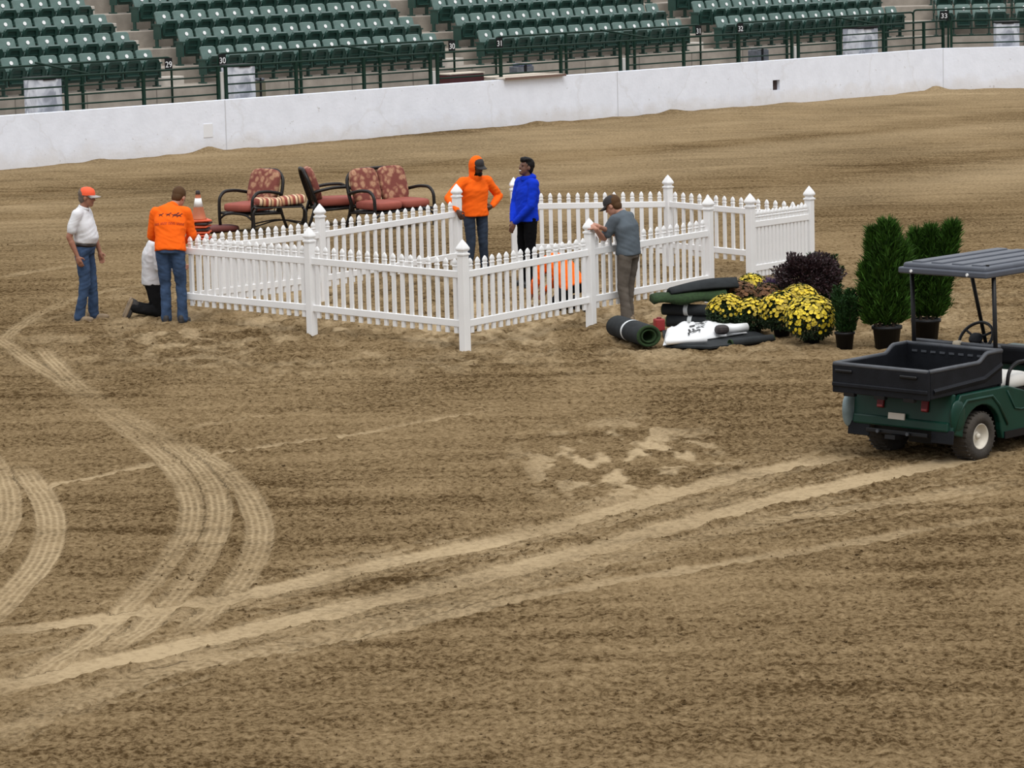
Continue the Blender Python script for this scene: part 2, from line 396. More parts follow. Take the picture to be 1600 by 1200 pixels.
def gh(x, y): return float(ground_fields(np.array([x]), np.array([y]))[0][0])

# ================================================================== WALL AND GRANDSTAND
def white_wall_mat():
    m = mat('white_painted_concrete', (.785, .82, .91), .75, var=.04, vscale=3, bump=.25, bscale=14)
    nt = m.node_tree; b = nt.nodes['Principled BSDF']; src = b.inputs['Base Color'].links[0].from_socket
    tc = _n(nt, 'ShaderNodeTexCoord'); sx = _n(nt, 'ShaderNodeSeparateXYZ'); nt.links.new(tc.outputs['Object'], sx.inputs[0])
    # dirt splashed on the lowest part of the wall and chipped paint
    n1 = _n(nt, 'ShaderNodeTexNoise'); n1.inputs['Scale'].default_value = 2.2; n1.inputs['Detail'].default_value = 7; nt.links.new(tc.outputs['Object'], n1.inputs['Vector'])
    ma = _n(nt, 'ShaderNodeMath', operation='MULTIPLY_ADD'); nt.links.new(n1.outputs['Fac'], ma.inputs[0]); ma.inputs[1].default_value = -.75; nt.links.new(sx.outputs['Z'], ma.inputs[2])
    r1 = _n(nt, 'ShaderNodeMapRange'); nt.links.new(ma.outputs[0], r1.inputs[0]); r1.inputs[1].default_value = -.30; r1.inputs[2].default_value = .02; r1.inputs[3].default_value = .4; r1.inputs[4].default_value = 0
    m1 = _n(nt, 'ShaderNodeMix', data_type='RGBA'); nt.links.new(r1.outputs[0], m1.inputs['Factor']); nt.links.new(src, m1.inputs['A']); m1.inputs['B'].default_value = (.58, .53, .47, 1)
    n2 = _n(nt, 'ShaderNodeTexNoise'); n2.inputs['Scale'].default_value = 7; n2.inputs['Detail'].default_value = 5; n2.inputs['Roughness'].default_value = .65; nt.links.new(tc.outputs['Object'], n2.inputs['Vector'])
    r2 = _n(nt, 'ShaderNodeMapRange'); nt.links.new(n2.outputs['Fac'], r2.inputs[0]); r2.inputs[1].default_value = .66; r2.inputs[2].default_value = .70; r2.inputs[3].default_value = 0; r2.inputs[4].default_value = .55
    m2 = _n(nt, 'ShaderNodeMix', data_type='RGBA'); nt.links.new(r2.outputs[0], m2.inputs['Factor']); nt.links.new(m1.outputs['Result'], m2.inputs['A']); m2.inputs['B'].default_value = (.40, .37, .35, 1)
    # hairline cracks
    vo = _n(nt, 'ShaderNodeTexVoronoi', feature='DISTANCE_TO_EDGE'); vo.inputs['Scale'].default_value = .45; vo.inputs['Randomness'].default_value = 1
    nv = _n(nt, 'ShaderNodeTexNoise'); nv.inputs['Scale'].default_value = 3; nv.inputs['Detail'].default_value = 4; nt.links.new(tc.outputs['Object'], nv.inputs['Vector'])
    mv = _n(nt, 'ShaderNodeMix', data_type='VECTOR'); mv.inputs['Factor'].default_value = .35; nt.links.new(tc.outputs['Object'], mv.inputs[4]); nt.links.new(nv.outputs['Color'], mv.inputs[5]); nt.links.new(mv.outputs[1], vo.inputs['Vector'])
    r3 = _n(nt, 'ShaderNodeMapRange'); nt.links.new(vo.outputs['Distance'], r3.inputs[0]); r3.inputs[1].default_value = .004; r3.inputs[2].default_value = .012; r3.inputs[3].default_value = .16; r3.inputs[4].default_value = 0
    m3 = _n(nt, 'ShaderNodeMix', data_type='RGBA'); nt.links.new(r3.outputs[0], m3.inputs['Factor']); nt.links.new(m2.outputs['Result'], m3.inputs['A']); m3.inputs['B'].default_value = (.5, .48, .46, 1)
    nt.links.new(m3.outputs['Result'], b.inputs['Base Color'])
    return m
M_wall = white_wall_mat()
M_conc = mat('shade_darkened_concrete', (.30, .265, .225), .85, var=.22, vscale=2.5, bump=.2, bscale=25)  # mottled concrete, base colour darkened for the shade under the seats
M_conc2 = mat('pale_concrete_step', (.47, .435, .39), .85, var=.15, vscale=4, bump=.2, bscale=25)
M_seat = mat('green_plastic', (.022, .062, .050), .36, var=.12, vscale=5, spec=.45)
M_seatback = mat('sky_lightened_green_plastic', (.085, .150, .132), .34, var=.14, vscale=5, spec=.6)  # sky light put into the backrest colour; folded pans keep the darker green
M_rail = mat('dark_green_paint', (.005, .024, .015), .5, spec=.2)
M_white = mat('white_plastic', (.82, .82, .82), .4)
M_black = mat('black_plastic', (.006, .006, .007), .5, spec=.25)

TANH = math.tan(math.acos(WU[0])/2)
def st(t, d, z): p = W0+WU*t+WN*d; return (p[0], p[1], z)
def corner(d): return (WL+TANH*d)
def off_line(d, t0=-9.5, x1=9.0):
    c = st(corner(d), d, 0); a = st(t0, d, 0); return [(a[0], a[1]), (c[0], c[1]), (W1[0]+x1, c[1])]
def sp(px, py, d):                                          # photo pixel -> (along wall, height) on the vertical plane d behind the wall
    p = gv(px, py, WN, W0+WN*d); return float((p-W0)@WU), float(p[2])
WALLH = 1.12
a = off_line(0); b = off_line(.24)
wall = MB().prism(a+b[::-1], -.3, WALLH).build('wall_arena', M_wall)
# real niche cut into the wall (small drain opening) 
t_, z_ = sp(1213, 133, 0)
cut = MB().box(-.13, .13, -.12, .12, -.13, .13).build('cutter')
cut.location = st(t_, 0, z_); cut.rotation_euler = (0, 0, math.atan2(WU[1], WU[0]))
md = wall.modifiers.new('b', 'BOOLEAN'); md.object = cut; md.solver = 'EXACT'; md.operation = 'DIFFERENCE'
bpy.context.view_layer.update(); dg = bpy.context.evaluated_depsgraph_get()
nm = bpy.data.meshes.new_from_object(wall.evaluated_get(dg)); wall.modifiers.clear(); wall.data = nm; nm.name = 'wall_arena'
bpy.data.objects.remove(cut)
tag(wall, 'low white painted concrete wall around the dirt arena', 'wall', kind='structure')
WROT = math.atan2(WU[1], WU[0])
M_dark = mat('dark_recess', (.05, .03, .028), .9)
MB().box(-.13, .13, .10, .118, -.13, .13).build('niche_panel', M_dark, wall, loc=st(t_, 0, z_), rot=(0, 0, WROT))  # flat dark panel at the back of the niche
t_, z_ = sp(325, 204, 0)
M_plate = mat('painted_plate', (.76, .77, .80), .7)
hp = MB().box(-.13, .13, -.012, .01, -.15, .15).build('access_plate', M_plate, wall, loc=st(t_, 0, z_), rot=(0, 0, WROT)); bevel(hp, .004, 1)
M_joint = mat('joint_filler', (.55, .56, .60), .9); M_joint2 = mat('form_seam', (.17, .15, .13), .9)
for px_ in (351, 965, 1474):
    t_, z_ = sp(px_, 150, 0)
    MB().box(-.012, .012, -.004, .004, 0, WALLH).build('joint_strip', M_joint, wall, loc=st(t_, -.001, 0), rot=(0, 0, WROT))

ROWD = .84; RISE = .39; D0 = 2.0; Z0 = 1.37; NROW = 8
stand = empty('grandstand', st(0, 2, 0), 0, 'stepped concrete grandstand behind the white wall', 'grandstand', kind='structure')
def abs_child(o, root):
    o.parent = root; o.matrix_parent_inverse = Matrix.Translation(-Vector(root.location)); return o
wk = MB().prism(off_line(.24)+off_line(D0+.1)[::-1], -.1, .38).build('walkway_slab', M_conc); abs_child(wk, stand)
for i in range(NROW):
    d = D0+ROWD*i; z = Z0+RISE*i
    o = MB().prism(off_line(d)+off_line(d+ROWD+.06)[::-1], .2 if i == 0 else z-.62, z).build('step_slab', M_conc); bevel(o, .012, 1); abs_child(o, stand)
# blocks t ranges (first and last number plate)
S29 = [-.27-.516*k for k in range(12)][::-1]
S30 = list(np.linspace(1.54, 8.25, 14)); S31 = list(np.linspace(10.05, 16.68, 14)); S32 = list(np.linspace(18.39, 25.08, 14))
AISLES = [(S29[-1]+.27, S30[0]-.30), (S30[-1]+.27, S31[0]-.30), (S31[-1]+.27, S32[0]-.30)]
for t0, t1 in AISLES:
    for i in range(NROW-1):
        d = D0+ROWD*(i+1); z = Z0+RISE*i
        tb = t0+.66*(t1-t0)
        p = [st(t0, d-.40, 0)[:2], st(tb, d-.40, 0)[:2], st(tb, d+.02, 0)[:2], st(t0, d+.02, 0)[:2]]
        o = MB().prism(p, z-.02, z+RISE/2).build('stair_block', M_conc2); bevel(o, .01, 1); abs_child(o, stand)
    # lower stair from the walkway up to the first row
    for k, (dd, zz) in enumerate(((.36, .99), (.70, .68))):
        p = [st(t0, D0-dd, 0)[:2], st(t1, D0-dd, 0)[:2], st(t1, D0+.02, 0)[:2], st(t0, D0+.02, 0)[:2]]
        o = MB().prism(p, .3, zz).build('stair_block', M_conc2); bevel(o, .01, 1); abs_child(o, stand)
# vertical form joints on the front riser
for t in np.arange(-6, 25, 1.9):
    p = st(t, D0-.004, 0); o = MB().box(-.01, .01, -.004, .004, .38, Z0-.03).build('form_joint', M_joint2, loc=p, rot=(0, 0, WROT)); abs_child(o, stand)
# block beyond the bend: stair blocks
c2 = W1[0]
def st2(x, d, z): return (W1[0]+x, W1[1]+d, z)

# ---- seats.  local frame: x along the row, -y towards the arena, z up, origin on the floor
def seat_meshes():
    tilt = math.radians(19)
    # backrest: rounded shield, reclined
    prof = []
    for k in range(9):
        a_ = PI/2*k/8; prof.append((.215-.07+.07*math.cos(a_), .36+.07*math.sin(a_)))
    half = [(.17, -.06), (.205, .05), (.215, .2)]+prof
    poly = half+[(-x, z) for x, z in half[::-1]]
    k = len(poly); M = Matrix.Translation((0, 0, .43)) @ Matrix.Rotation(-tilt, 4, 'X')
    V = []; Fs = []
    for y in (-.018, .018):
        for x, z in poly: V.append(M @ Vector((x, y+.035*(1-(x/.215)**2), z)))
    Fs = [tuple(range(k)), tuple(range(k, 2*k))[::-1]]+[(i, (i+1) % k, (i+1) % k+k, i+k) for i in range(k)]
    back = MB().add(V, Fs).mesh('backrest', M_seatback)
    # folded-up seat pan seen from below: frame with a recess and a rib
    T = Matrix.Translation((0, -.12, .40)) @ Matrix.Rotation(math.radians(20), 4, 'X')
    b = MB(); hexa = [(-.165, -.19), (.165, -.19), (.205, .03), (.19, .20), (.15, .255), (-.15, .255), (-.19, .20), (-.205, .03)]
    inn = [(-.12, -.05), (.12, -.05), (.135, .03), (.125, .155), (.10, .19), (-.10, .19), (-.125, .155), (-.135, .03)]
    n8 = 8; V = [T @ Vector((x, -.05, z)) for x, z in hexa]+[T @ Vector((x, -.05, z)) for x, z in inn]+[T @ Vector((x, -.012, z)) for x, z in inn]+[T @ Vector((x*.96, .03, z)) for x, z in hexa]
    Fs = []
    for i in range(n8):
        j = (i+1) % n8
        Fs += [(i, j, 8+j, 8+i), (8+i, 8+j, 16+j, 16+i), (j, i, 24+i, 24+j)]
    Fs += [tuple(16+i for i in range(8)), tuple(24+i for i in range(8))[::-1]]
    b.add(V, Fs); b.box(-.125, .125, -.04, -.01, .05, .075, T)
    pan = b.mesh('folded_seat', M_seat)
    # bottom lip / hinge housing catching the light
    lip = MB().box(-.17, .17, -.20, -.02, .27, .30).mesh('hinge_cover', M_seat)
    sd = MB(); sd.box(-.018, .018, -.16, .10, .20, .52); sd.box(-.03, .03, -.20, .14, .52, .555); sd.box(-.015, .015, -.05, .05, 0, .22); sd.box(-.05, .05, -.10, .10, 0, .03)
    side = sd.mesh('arm_standard', M_seat)
    pl = MB().lathe([(.046, 0), (.046, .006)], 14).mesh('number_plate', M_white)
    return back, pan, lip, side, pl
SB, SPn, SL, SSd, SPl = seat_meshes()
for m_ in (SB, SPn): pass
PLROT = (math.radians(90)-math.radians(19), 0, 0)
ORD = ['first', 'second', 'third', 'fourth', 'fifth', 'sixth', 'seventh', 'eighth', 'ninth', 'tenth', 'eleventh', 'twelfth', 'thirteenth', 'fourteenth']
ROWN = ['front row', 'second row', 'third row', 'fourth row', 'fifth row', 'sixth row']
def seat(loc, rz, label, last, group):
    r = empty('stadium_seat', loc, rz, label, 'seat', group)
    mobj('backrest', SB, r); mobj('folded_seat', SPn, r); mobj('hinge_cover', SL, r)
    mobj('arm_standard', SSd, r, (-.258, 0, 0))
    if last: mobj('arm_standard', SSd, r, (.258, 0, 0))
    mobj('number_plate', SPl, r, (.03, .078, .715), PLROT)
def in_view(p):
    x0, y0 = proj((p[0], p[1], p[2]+.3)); return -25 < x0 < 1625 and y0 > -14
nseat = 0; NUMW = {29: 'twenty-nine', 30: 'thirty', 31: 'thirty-one', 32: 'thirty-two'}
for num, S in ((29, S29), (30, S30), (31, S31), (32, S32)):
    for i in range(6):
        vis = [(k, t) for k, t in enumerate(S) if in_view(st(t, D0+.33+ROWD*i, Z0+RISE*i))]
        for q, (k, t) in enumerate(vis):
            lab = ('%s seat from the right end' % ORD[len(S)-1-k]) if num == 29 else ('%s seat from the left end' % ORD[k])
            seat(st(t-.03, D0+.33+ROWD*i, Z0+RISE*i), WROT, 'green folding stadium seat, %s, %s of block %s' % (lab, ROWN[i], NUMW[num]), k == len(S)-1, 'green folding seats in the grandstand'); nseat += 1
# block 33 beyond the bend
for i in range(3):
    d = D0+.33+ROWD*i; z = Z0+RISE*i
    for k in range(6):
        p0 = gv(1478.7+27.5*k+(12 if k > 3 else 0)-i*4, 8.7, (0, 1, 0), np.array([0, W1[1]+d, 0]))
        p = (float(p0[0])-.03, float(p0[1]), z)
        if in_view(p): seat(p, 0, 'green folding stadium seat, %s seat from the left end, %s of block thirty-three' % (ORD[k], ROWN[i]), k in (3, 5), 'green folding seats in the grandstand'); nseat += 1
# single seat standing behind the gap at the bend (second row left end of block 33)

# ---- main guard rail on the back of the wall
def sect(px_posts, label, last_bend=False):
    r = empty('guard_rail', st(0, .34, 0), 0, label, 'railing', 'green guard rails along the wall')
    ts = [sp(x, 130, .34)[0] for x in px_posts]
    def put(o): return abs_child(o, r)
    for zz in (1.84, 1.63, 1.44, 1.24):
        put(MB().tube([st(ts[0]-(.12 if zz > 1.8 else 0), .34, zz), st(ts[-1]+(.12 if zz > 1.8 else 0), .34, zz)], .026 if zz > 1.8 else .019, 8).build('top_rail' if zz > 1.8 else 'rail', M_rail, smooth=True))
    for t in ts: put(MB().box(-.032, .032, -.032, .032, .38, 1.84).build('post', M_rail, loc=st(t, .34, 0), rot=(0, 0, WROT)))
    return r
sect((-20, 103, 224, 341), 'dark green guard rail at the far left, below block 29')
sect((353, 463, 569, 673), 'dark green guard rail below block 30, between two posts')
sect((684, 783, 877, 970), 'dark green guard rail behind the tan board, below block 31')
sect((981, 1069, 1155, 1238), 'dark green guard rail right of the tan board, left of the drain opening')
sect((1248, 1314, 1381, 1444, 1474), 'dark green guard rail below block 32, ending at the bend')
r = empty('guard_rail', (W1[0], W1[1]+.34, 0), 0, 'dark green guard rail past the bend, below block 33', 'railing', 'green guard rails along the wall')
for zz in (1.84, 1.63, 1.44, 1.24): MB().tube([(.25, 0, zz), (5.2, 0, zz)], .026 if zz > 1.8 else .019, 8).build('top_rail' if zz > 1.8 else 'rail', M_rail, r, smooth=True)
for x in (.25, 2.6, 5.1): MB().box(x-.032, x+.032, -.032, .032, .38, 1.84).build('post', M_rail, r)
# pale stub posts in the gaps between rails
M_pale = mat('pale_painted_post', (.62, .60, .57), .7)
for px_, z1, lb in ((347, 1.72, 'narrow white post in the rail gap beside the left barrel'), (678, 1.42, 'short pale post in the rail gap below sign 30'), (975, 1.42, 'short pale post in the rail gap above the middle wall joint'), (1243, 1.42, 'short pale post in the rail gap above the drain opening')):
    t, _z = sp(px_, 130, .42); o = MB().box(-.055, .055, -.05, .05, .38, z1).build('stub_post', M_pale, loc=st(t, .42, 0), rot=(0, 0, WROT)); bevel(o, .008, 1)
    tag(o, lb, 'post')

# ---- hand rails in front of each block with numbered plates
def text_mesh(s, size, mat_, depth=.002):
    c = bpy.data.curves.new('txt', 'FONT'); c.body = s; c.size = size; c.extrude = depth; c.align_x = 'CENTER'; c.align_y = 'CENTER'
    o = bpy.data.objects.new('txt', c); COL.objects.link(o); bpy.context.view_layer.update()
    m = bpy.data.meshes.new_from_object(o.evaluated_get(bpy.context.evaluated_depsgraph_get())); bpy.data.objects.remove(o)
    m.materials.clear(); m.materials.append(mat_); return m
DH = 1.9
def block_rail(pl, pr, nl, nr, posts, brace, label, yl, yr):
    r = empty('hand_rail', st(0, DH, 0), 0, label, 'railing')
    def put(o): return abs_child(o, r)
    tl, zl = sp(pl, yl, DH); tr, zr = sp(pr, yr, DH); z = (zl+zr)/2
    pts = [st(tl, DH, .95), st(tl, DH, z), st(tr, DH, z), st(tr, DH, .95)]
    put(MB().tube(arc_pts(pts, .12, 4), .026, 8).build('bent_rail', M_rail, smooth=True))
    for x in posts:
        t, _ = sp(x, yl, DH); put(MB().box(-.026, .026, -.026, .026, .95, z).build('post', M_rail, loc=st(t, DH, 0), rot=(0, 0, WROT)))
    if brace:
        (xa, ya), (xb, yb) = brace
        ta, za = sp(xa, ya, DH); tb, zb = sp(xb, yb, .5)
        put(MB().tube([st(ta, DH, za), st(tb, .5, zb)], .024, 8).build('brace', M_rail, smooth=True))
    for t, s_, sg in ((tl, nl, 1), (tr, nr, -1)):
        if s_ is None: continue
        sgn = put(MB().box(-.10, .10, -.008, .008, -.13, .13).build('sign_plate', M_black, loc=st(t+sg*.10, DH-.035, z-.14), rot=(0, 0, WROT)))
        nmb = mobj('numerals', text_mesh(s_, .19, M_white), sgn, (0, -.010, -.02), (PI/2, 0, 0))
    return r
block_rail(-60, 267, None, '29', (128,), ((55, 98), (138, 115)), 'green hand rail in front of the leftmost seat block, sign at right end', 110, 89)
block_rail(340, 709, '30', '30', (469, 593), ((533, 71), (615, 85)), 'green hand rail in front of block thirty, right of the left wrapped bins', 83, 63)
block_rail(774, 1094, '31', '31', (884, 991), ((938, 47), (1020, 60)), 'green hand rail in front of block thirty-one, above the tan board', 58, 39)
block_rail(1151, 1427, '32', None, (1229, 1308, 1384), ((1298, 26), (1368, 37)), 'green hand rail in front of block thirty-two, above a wrapped bin', 36, 19)
# beyond the bend
p0 = gv(1430, 18, (0, 1, 0), np.array([0, W1[1]+DH, 0])); zr_ = float(gv(1500, 14, (0, 1, 0), np.array([0, W1[1]+DH, 0]))[2])
r = empty('hand_rail', (p0[0], p0[1], 0), 0, 'green hand rail past the bend at the far right', 'railing')
MB().tube(arc_pts([(-.05, 0, .95), (-.05, 0, zr_), (4.6, 0, zr_), (4.6, 0, .95)], .1, 4), .026, 8).build('bent_rail', M_rail, r, smooth=True)
xs = float(gv(1475, 24, (0, 1, 0), np.array([0, W1[1]+DH, 0]))[0])-float(p0[0])
sgn = MB().box(-.12, .12, -.008, .008, -.13, .13).build('sign_plate', M_black, r, loc=(xs, -.035, zr_-.17)); mobj('numerals', text_mesh('33', .19, M_white), sgn, (0, -.010, -.01), (PI/2, 0, 0))
for x in (.9, 3.0): MB().box(x-.026, x+.026, -.026, .026, .95, zr_).build('post', M_rail, r)

# ---- wrapped refuse barrels, board on the wall, odds and ends behind the rail
def wrap_mat():
    m = mat('grey_print_on_white', (.66, .68, .74), .55); nt = m.node_tree; b = nt.nodes['Principled BSDF']; tc = _n(nt, 'ShaderNodeTexCoord')
    mp = _n(nt, 'ShaderNodeMapping'); mp.inputs['Scale'].default_value = (1.6, 1.6, 1.0); mp.inputs['Rotation'].default_value = (0, .7, 0); nt.links.new(tc.outputs['Object'], mp.inputs[0])
    nz = _n(nt, 'ShaderNodeTexNoise'); nz.inputs['Scale'].default_value = 2.0; nz.inputs['Detail'].default_value = 3; nz.inputs['Distortion'].default_value = 1.2; nt.links.new(mp.outputs[0], nz.inputs['Vector'])
    cr = _n(nt, 'ShaderNodeValToRGB'); e = cr.color_ramp.elements; e[0].position = .40; e[0].color = (.36, .38, .44, 1); e[1].position = .56; e[1].color = (.70, .72, .78, 1)
    nt.links.new(nz.outputs['Fac'], cr.inputs[0]); nt.links.new(cr.outputs[0], b.inputs['Base Color']); return m
M_wrap = wrap_mat()
def barrel(pxl, pxr, pyt, label, seg2=False):
    dd = .85
    if not seg2:
        tl, z = sp(pxl, pyt, dd); tr, _ = sp(pxr, pyt, dd); c = (tl+tr)/2; wd = (tr-tl)*.80; loc = st(c, dd, .38); rz = WROT
    else:
        a_ = gv(pxl, pyt, (0, 1, 0), np.array([0, W1[1]+dd, 0])); b_ = gv(pxr, pyt, (0, 1, 0), np.array([0, W1[1]+dd, 0])); loc = ((a_[0]+b_[0])/2, a_[1], .38); wd = float(b_[0]-a_[0])*.95; rz = 0; z = float(a_[2])
    r = empty('refuse_bin', loc, rz, label, 'bin'); h = z-.38-.05
    o = MB().box(-wd/2, wd/2, -wd*.38, wd*.38, 0, h).build('wrapped_body', M_wrap, r); bevel(o, .03, 2)
    o = MB().box(-wd/2-.02, wd/2+.02, -wd*.38-.02, wd*.38+.02, h, h+.045).build('lid', M_black, r); bevel(o, .015, 2)
    MB().box(-wd*.25, wd*.25, -wd*.38-.022, -wd*.38-.018, h-.02, h+.03).build('lid_flap', M_black, r)
barrel(41, 91, 121, 'white wrapped refuse bin with black lid at the far left below block 29')
barrel(350, 393, 101, 'white wrapped refuse bin with black lid beside sign 30 post')
barrel(1325, 1363, 42, 'white wrapped refuse bin with black lid below block 32')
barrel(1553, 1592, 33, 'white wrapped refuse bin with black lid past the bend at far right', True)
M_tan = mat('tan_board', (.60, .52, .43), .7, var=.1, vscale=6); M_maroon = mat('maroon_vinyl', (.07, .012, .014), .6); M_brownedge = mat('brown_edge', (.16, .10, .08), .7)
t0, z0 = sp(790, 127, -.08); t1, _ = sp(883, 119, -.08)
r = empty('board', st(t0, -.08, WALLH), WROT, 'tan board lying flat on top of the white wall', 'board')
MB().box(0, t1-t0, 0, .37, .012, .055).build('panel', M_tan, r); MB().box(0, t1-t0, .47, 1.15, .012, .055).build('panel', M_tan, r); MB().box(-.01, t1-t0+.02, -.025, .0, .0, .055).build('edge_strip', M_brownedge, r)
t0, _ = sp(703, 122, .62); t1, _ = sp(792, 122, .62); t1 = min(t1, sp(790, 127, -.08)[0]-.04)
r = empty('folded_mat', st(t0, .62, .38), WROT, 'dark maroon folded mat leaning behind the wall beside the tan board', 'mat')
o = MB().box(0, t1-t0, 0, .5, 0, .90).build('padding', M_maroon, r); bevel(o, .03, 2); MB().box(-.01, t1-t0+.01, -.01, .51, .905, .93).build('top_trim', M_tan, r)
def clutter(px_, py_, wd, h, d, m1, m2, name, label, cat):
    t, z = sp(px_, py_, d); base = z-h/2
    r = empty(name, st(t, d, .38), WROT, label, cat)
    o = MB().box(-wd/2, wd/2, -.15, .15, 0, base-.38+h).build('crate', m1, r); bevel(o, .02, 2)
    o = MB().box(-wd*.35, wd*.40, -.16, .13, base-.38+h, base-.38+h+.06).build('strap_lid', m2, r); bevel(o, .015, 1)
    MB().box(-wd*.1, wd*.05, -.165, .14, .1, base-.38+h+.065).build('strap', M_black, r)
M_slate = mat('slate_grey', (.10, .11, .13), .6, var=.3, vscale=12); M_blue = mat('faded_blue', (.11, .13, .22), .6, var=.4, vscale=14); M_olive = mat('olive_box', (.16, .145, .10), .7)
clutter(815, 109, .55, .18, 1.25, M_slate, M_blue, 'equipment_case', 'grey blue equipment case behind the rail above the tan board', 'case')
clutter(1185, 88, .48, .34, 1.1, M_slate, mat('light_grey_lid', (.3, .31, .31), .6), 'tool_case', 'grey tool case behind the rail above the drain opening', 'case')
clutter(401, 133, .30, .2, 1.1, M_olive, M_slate, 'small_crate', 'small olive crate beside the left middle refuse bin', 'crate')

# ================================================================== PICKET FENCE
M_vinyl = mat('white_vinyl', (.80, .80, .80), .35, var=.03, vscale=3)
FP = {k: gp(*v) for k, v in dict(A=(488, 520), B=(727, 545), C=(924, 512), D=(1109, 474), E=(1174, 457), F=(1266, 440), G=(1046, 416), H=(806, 425), I=(717, 437), J=(504, 470), K=(291, 501)).items()}
PH = .051
shaft_me = MB().sqlathe([(PH, -.03), (PH, 1.155)]).mesh('post_shaft', M_vinyl)
cap_me = MB().sqlathe([(PH+.001, 0), (PH+.010, .003), (PH+.010, .022), (PH-.008, .030), (PH-.010, .046), (PH+.004, .058), (PH+.010, .070), (PH+.009, .085), (PH+.001, .104), (.040, .128), (.026, .152), (.013, .174), (.003, .190)]).mesh('post_cap', M_vinyl)
POSTL = dict(A='white fence post at the middle of the near left side', B='nearest white fence post at the front corner', C='white fence post under the grey-shirted man\'s hands',
 D='white fence post left of the entrance gap, beside turf rolls', E='white fence post right of the entrance gap', F='rightmost white fence post above the purple bush',
 G='farthest white fence post in the back corner', H='white fence post beside the man in blue', I='white fence post held by the hooded man in orange', J='white fence post in front of the patio chairs')
def fdir(a, b): d = FP[b]-FP[a]; return math.atan2(d[1], d[0])
for k, nb in dict(A='B', B='C', C='D', D='C', E='F', F='E', G='F', H='G', I='J', J='K').items():
    p = FP[k]; r = empty('fence_post', (p[0], p[1], gh(p[0], p[1])-.01), fdir(k, nb), POSTL[k], 'fence post', 'white fence posts')
    hs = 1.06 if k == 'D' else 1.0
    o = mobj('shaft', shaft_me, r); o.scale = (1, 1, hs); bevel(o, .006, 2); mobj('gothic_cap', cap_me, r, (0, 0, 1.155*hs))
pk = MB()
pw, pt = .028, .013
pk.add([(-pw, -pt, 0), (pw, -pt, 0), (pw, pt, 0), (-pw, pt, 0), (-pw, -pt, .80), (pw, -pt, .80), (pw, pt, .80), (-pw, pt, .80)], [(3, 2, 1, 0), (0, 1, 5, 4), (1, 2, 6, 5), (2, 3, 7, 6), (3, 0, 4, 7), (4, 5, 6, 7)])
picket_me = pk.mesh('picket', M_vinyl)
def pcap(): 
    V = []; prof = [(1, 0), (1.12, .003), (1.12, .014), (.74, .020), (.82, .027), (1.0, .040), (.98, .056), (.72, .076), (.36, .092), (.05, .100)]
    for s_, z in prof: V += [(-pw*s_, -pt*s_*1.3, .80+z), (pw*s_, -pt*s_*1.3, .80+z), (pw*s_, pt*s_*1.3, .80+z), (-pw*s_, pt*s_*1.3, .80+z)]
    Fs = []
    for i in range(len(prof)-1):
        for j in range(4): Fs.append((i*4+j, i*4+(j+1) % 4, i*4+4+(j+1) % 4, i*4+4+j))
    Fs += [(3, 2, 1, 0), tuple((len(prof)-1)*4+j for j in range(4))]
    return MB().add(V, Fs).mesh('picket_cap', M_vinyl)
pcap_me = pcap()
def panel(a, b, n_, label, zoff=(0, 0), off=0.0, tscale=1.0):
    pa, pb = FP[a], FP[b]; d = pb-pa; L = float(np.linalg.norm(d[:2])); ang = math.atan2(d[1], d[0])
    za = gh(pa[0], pa[1])-.01+zoff[0]; zb = gh(pb[0], pb[1])-.01+zoff[1]
    r = empty('picket_fence', (pa[0], pa[1], za), ang, label, 'fence', 'white picket fence panels')
    x0, x1 = PH*.9, L-PH*.9; sl = (zb-za)/L
    for zc, hh in ((.33, .042), (.92, .042)):
        V = []
        for x in (x0, x1):
            for y, z in ((-.022, -hh), (.022, -hh), (.022, hh), (-.022, hh)): V.append((x, y+off, zc+z+sl*x))
        o = MB().add(V, [(0, 1, 2, 3), (7, 6, 5, 4), (0, 4, 5, 1), (1, 5, 6, 2), (2, 6, 7, 3), (3, 7, 4, 0)]).build('rail', M_vinyl, r); bevel(o, .005, 1)
    for i in range(n_):
        x = x0+(x1-x0)*(i+.62)/(n_+.24)
        o = mobj('picket', picket_me, r, (x, off, .21+sl*x)); o.rotation_euler = (0, 0, 0)
        mobj('picket_cap', pcap_me, o)
panel('K', 'A', 16, 'white picket panel at the near left, right of the man in jeans')
panel('A', 'B', 17, 'white picket panel at the front left between two near posts')
panel('B', 'C', 17, 'white picket panel at the front, person in orange crouching behind')
panel('C', 'D', 17, 'white picket panel behind the grey-shirted man, left of entrance gap')
panel('E', 'F', 15, 'short white picket panel at the right side seen nearly edge-on')
panel('G', 'F', 16, 'white picket panel at the back right behind the entrance gap')
panel('H', 'G', 16, 'white picket panel at the back, right of the man in blue')
panel('J', 'I', 17, 'white picket panel at the back left under the patio loveseat')
panel('K', 'J', 17, 'white picket panel at the far left below the patio armchair')

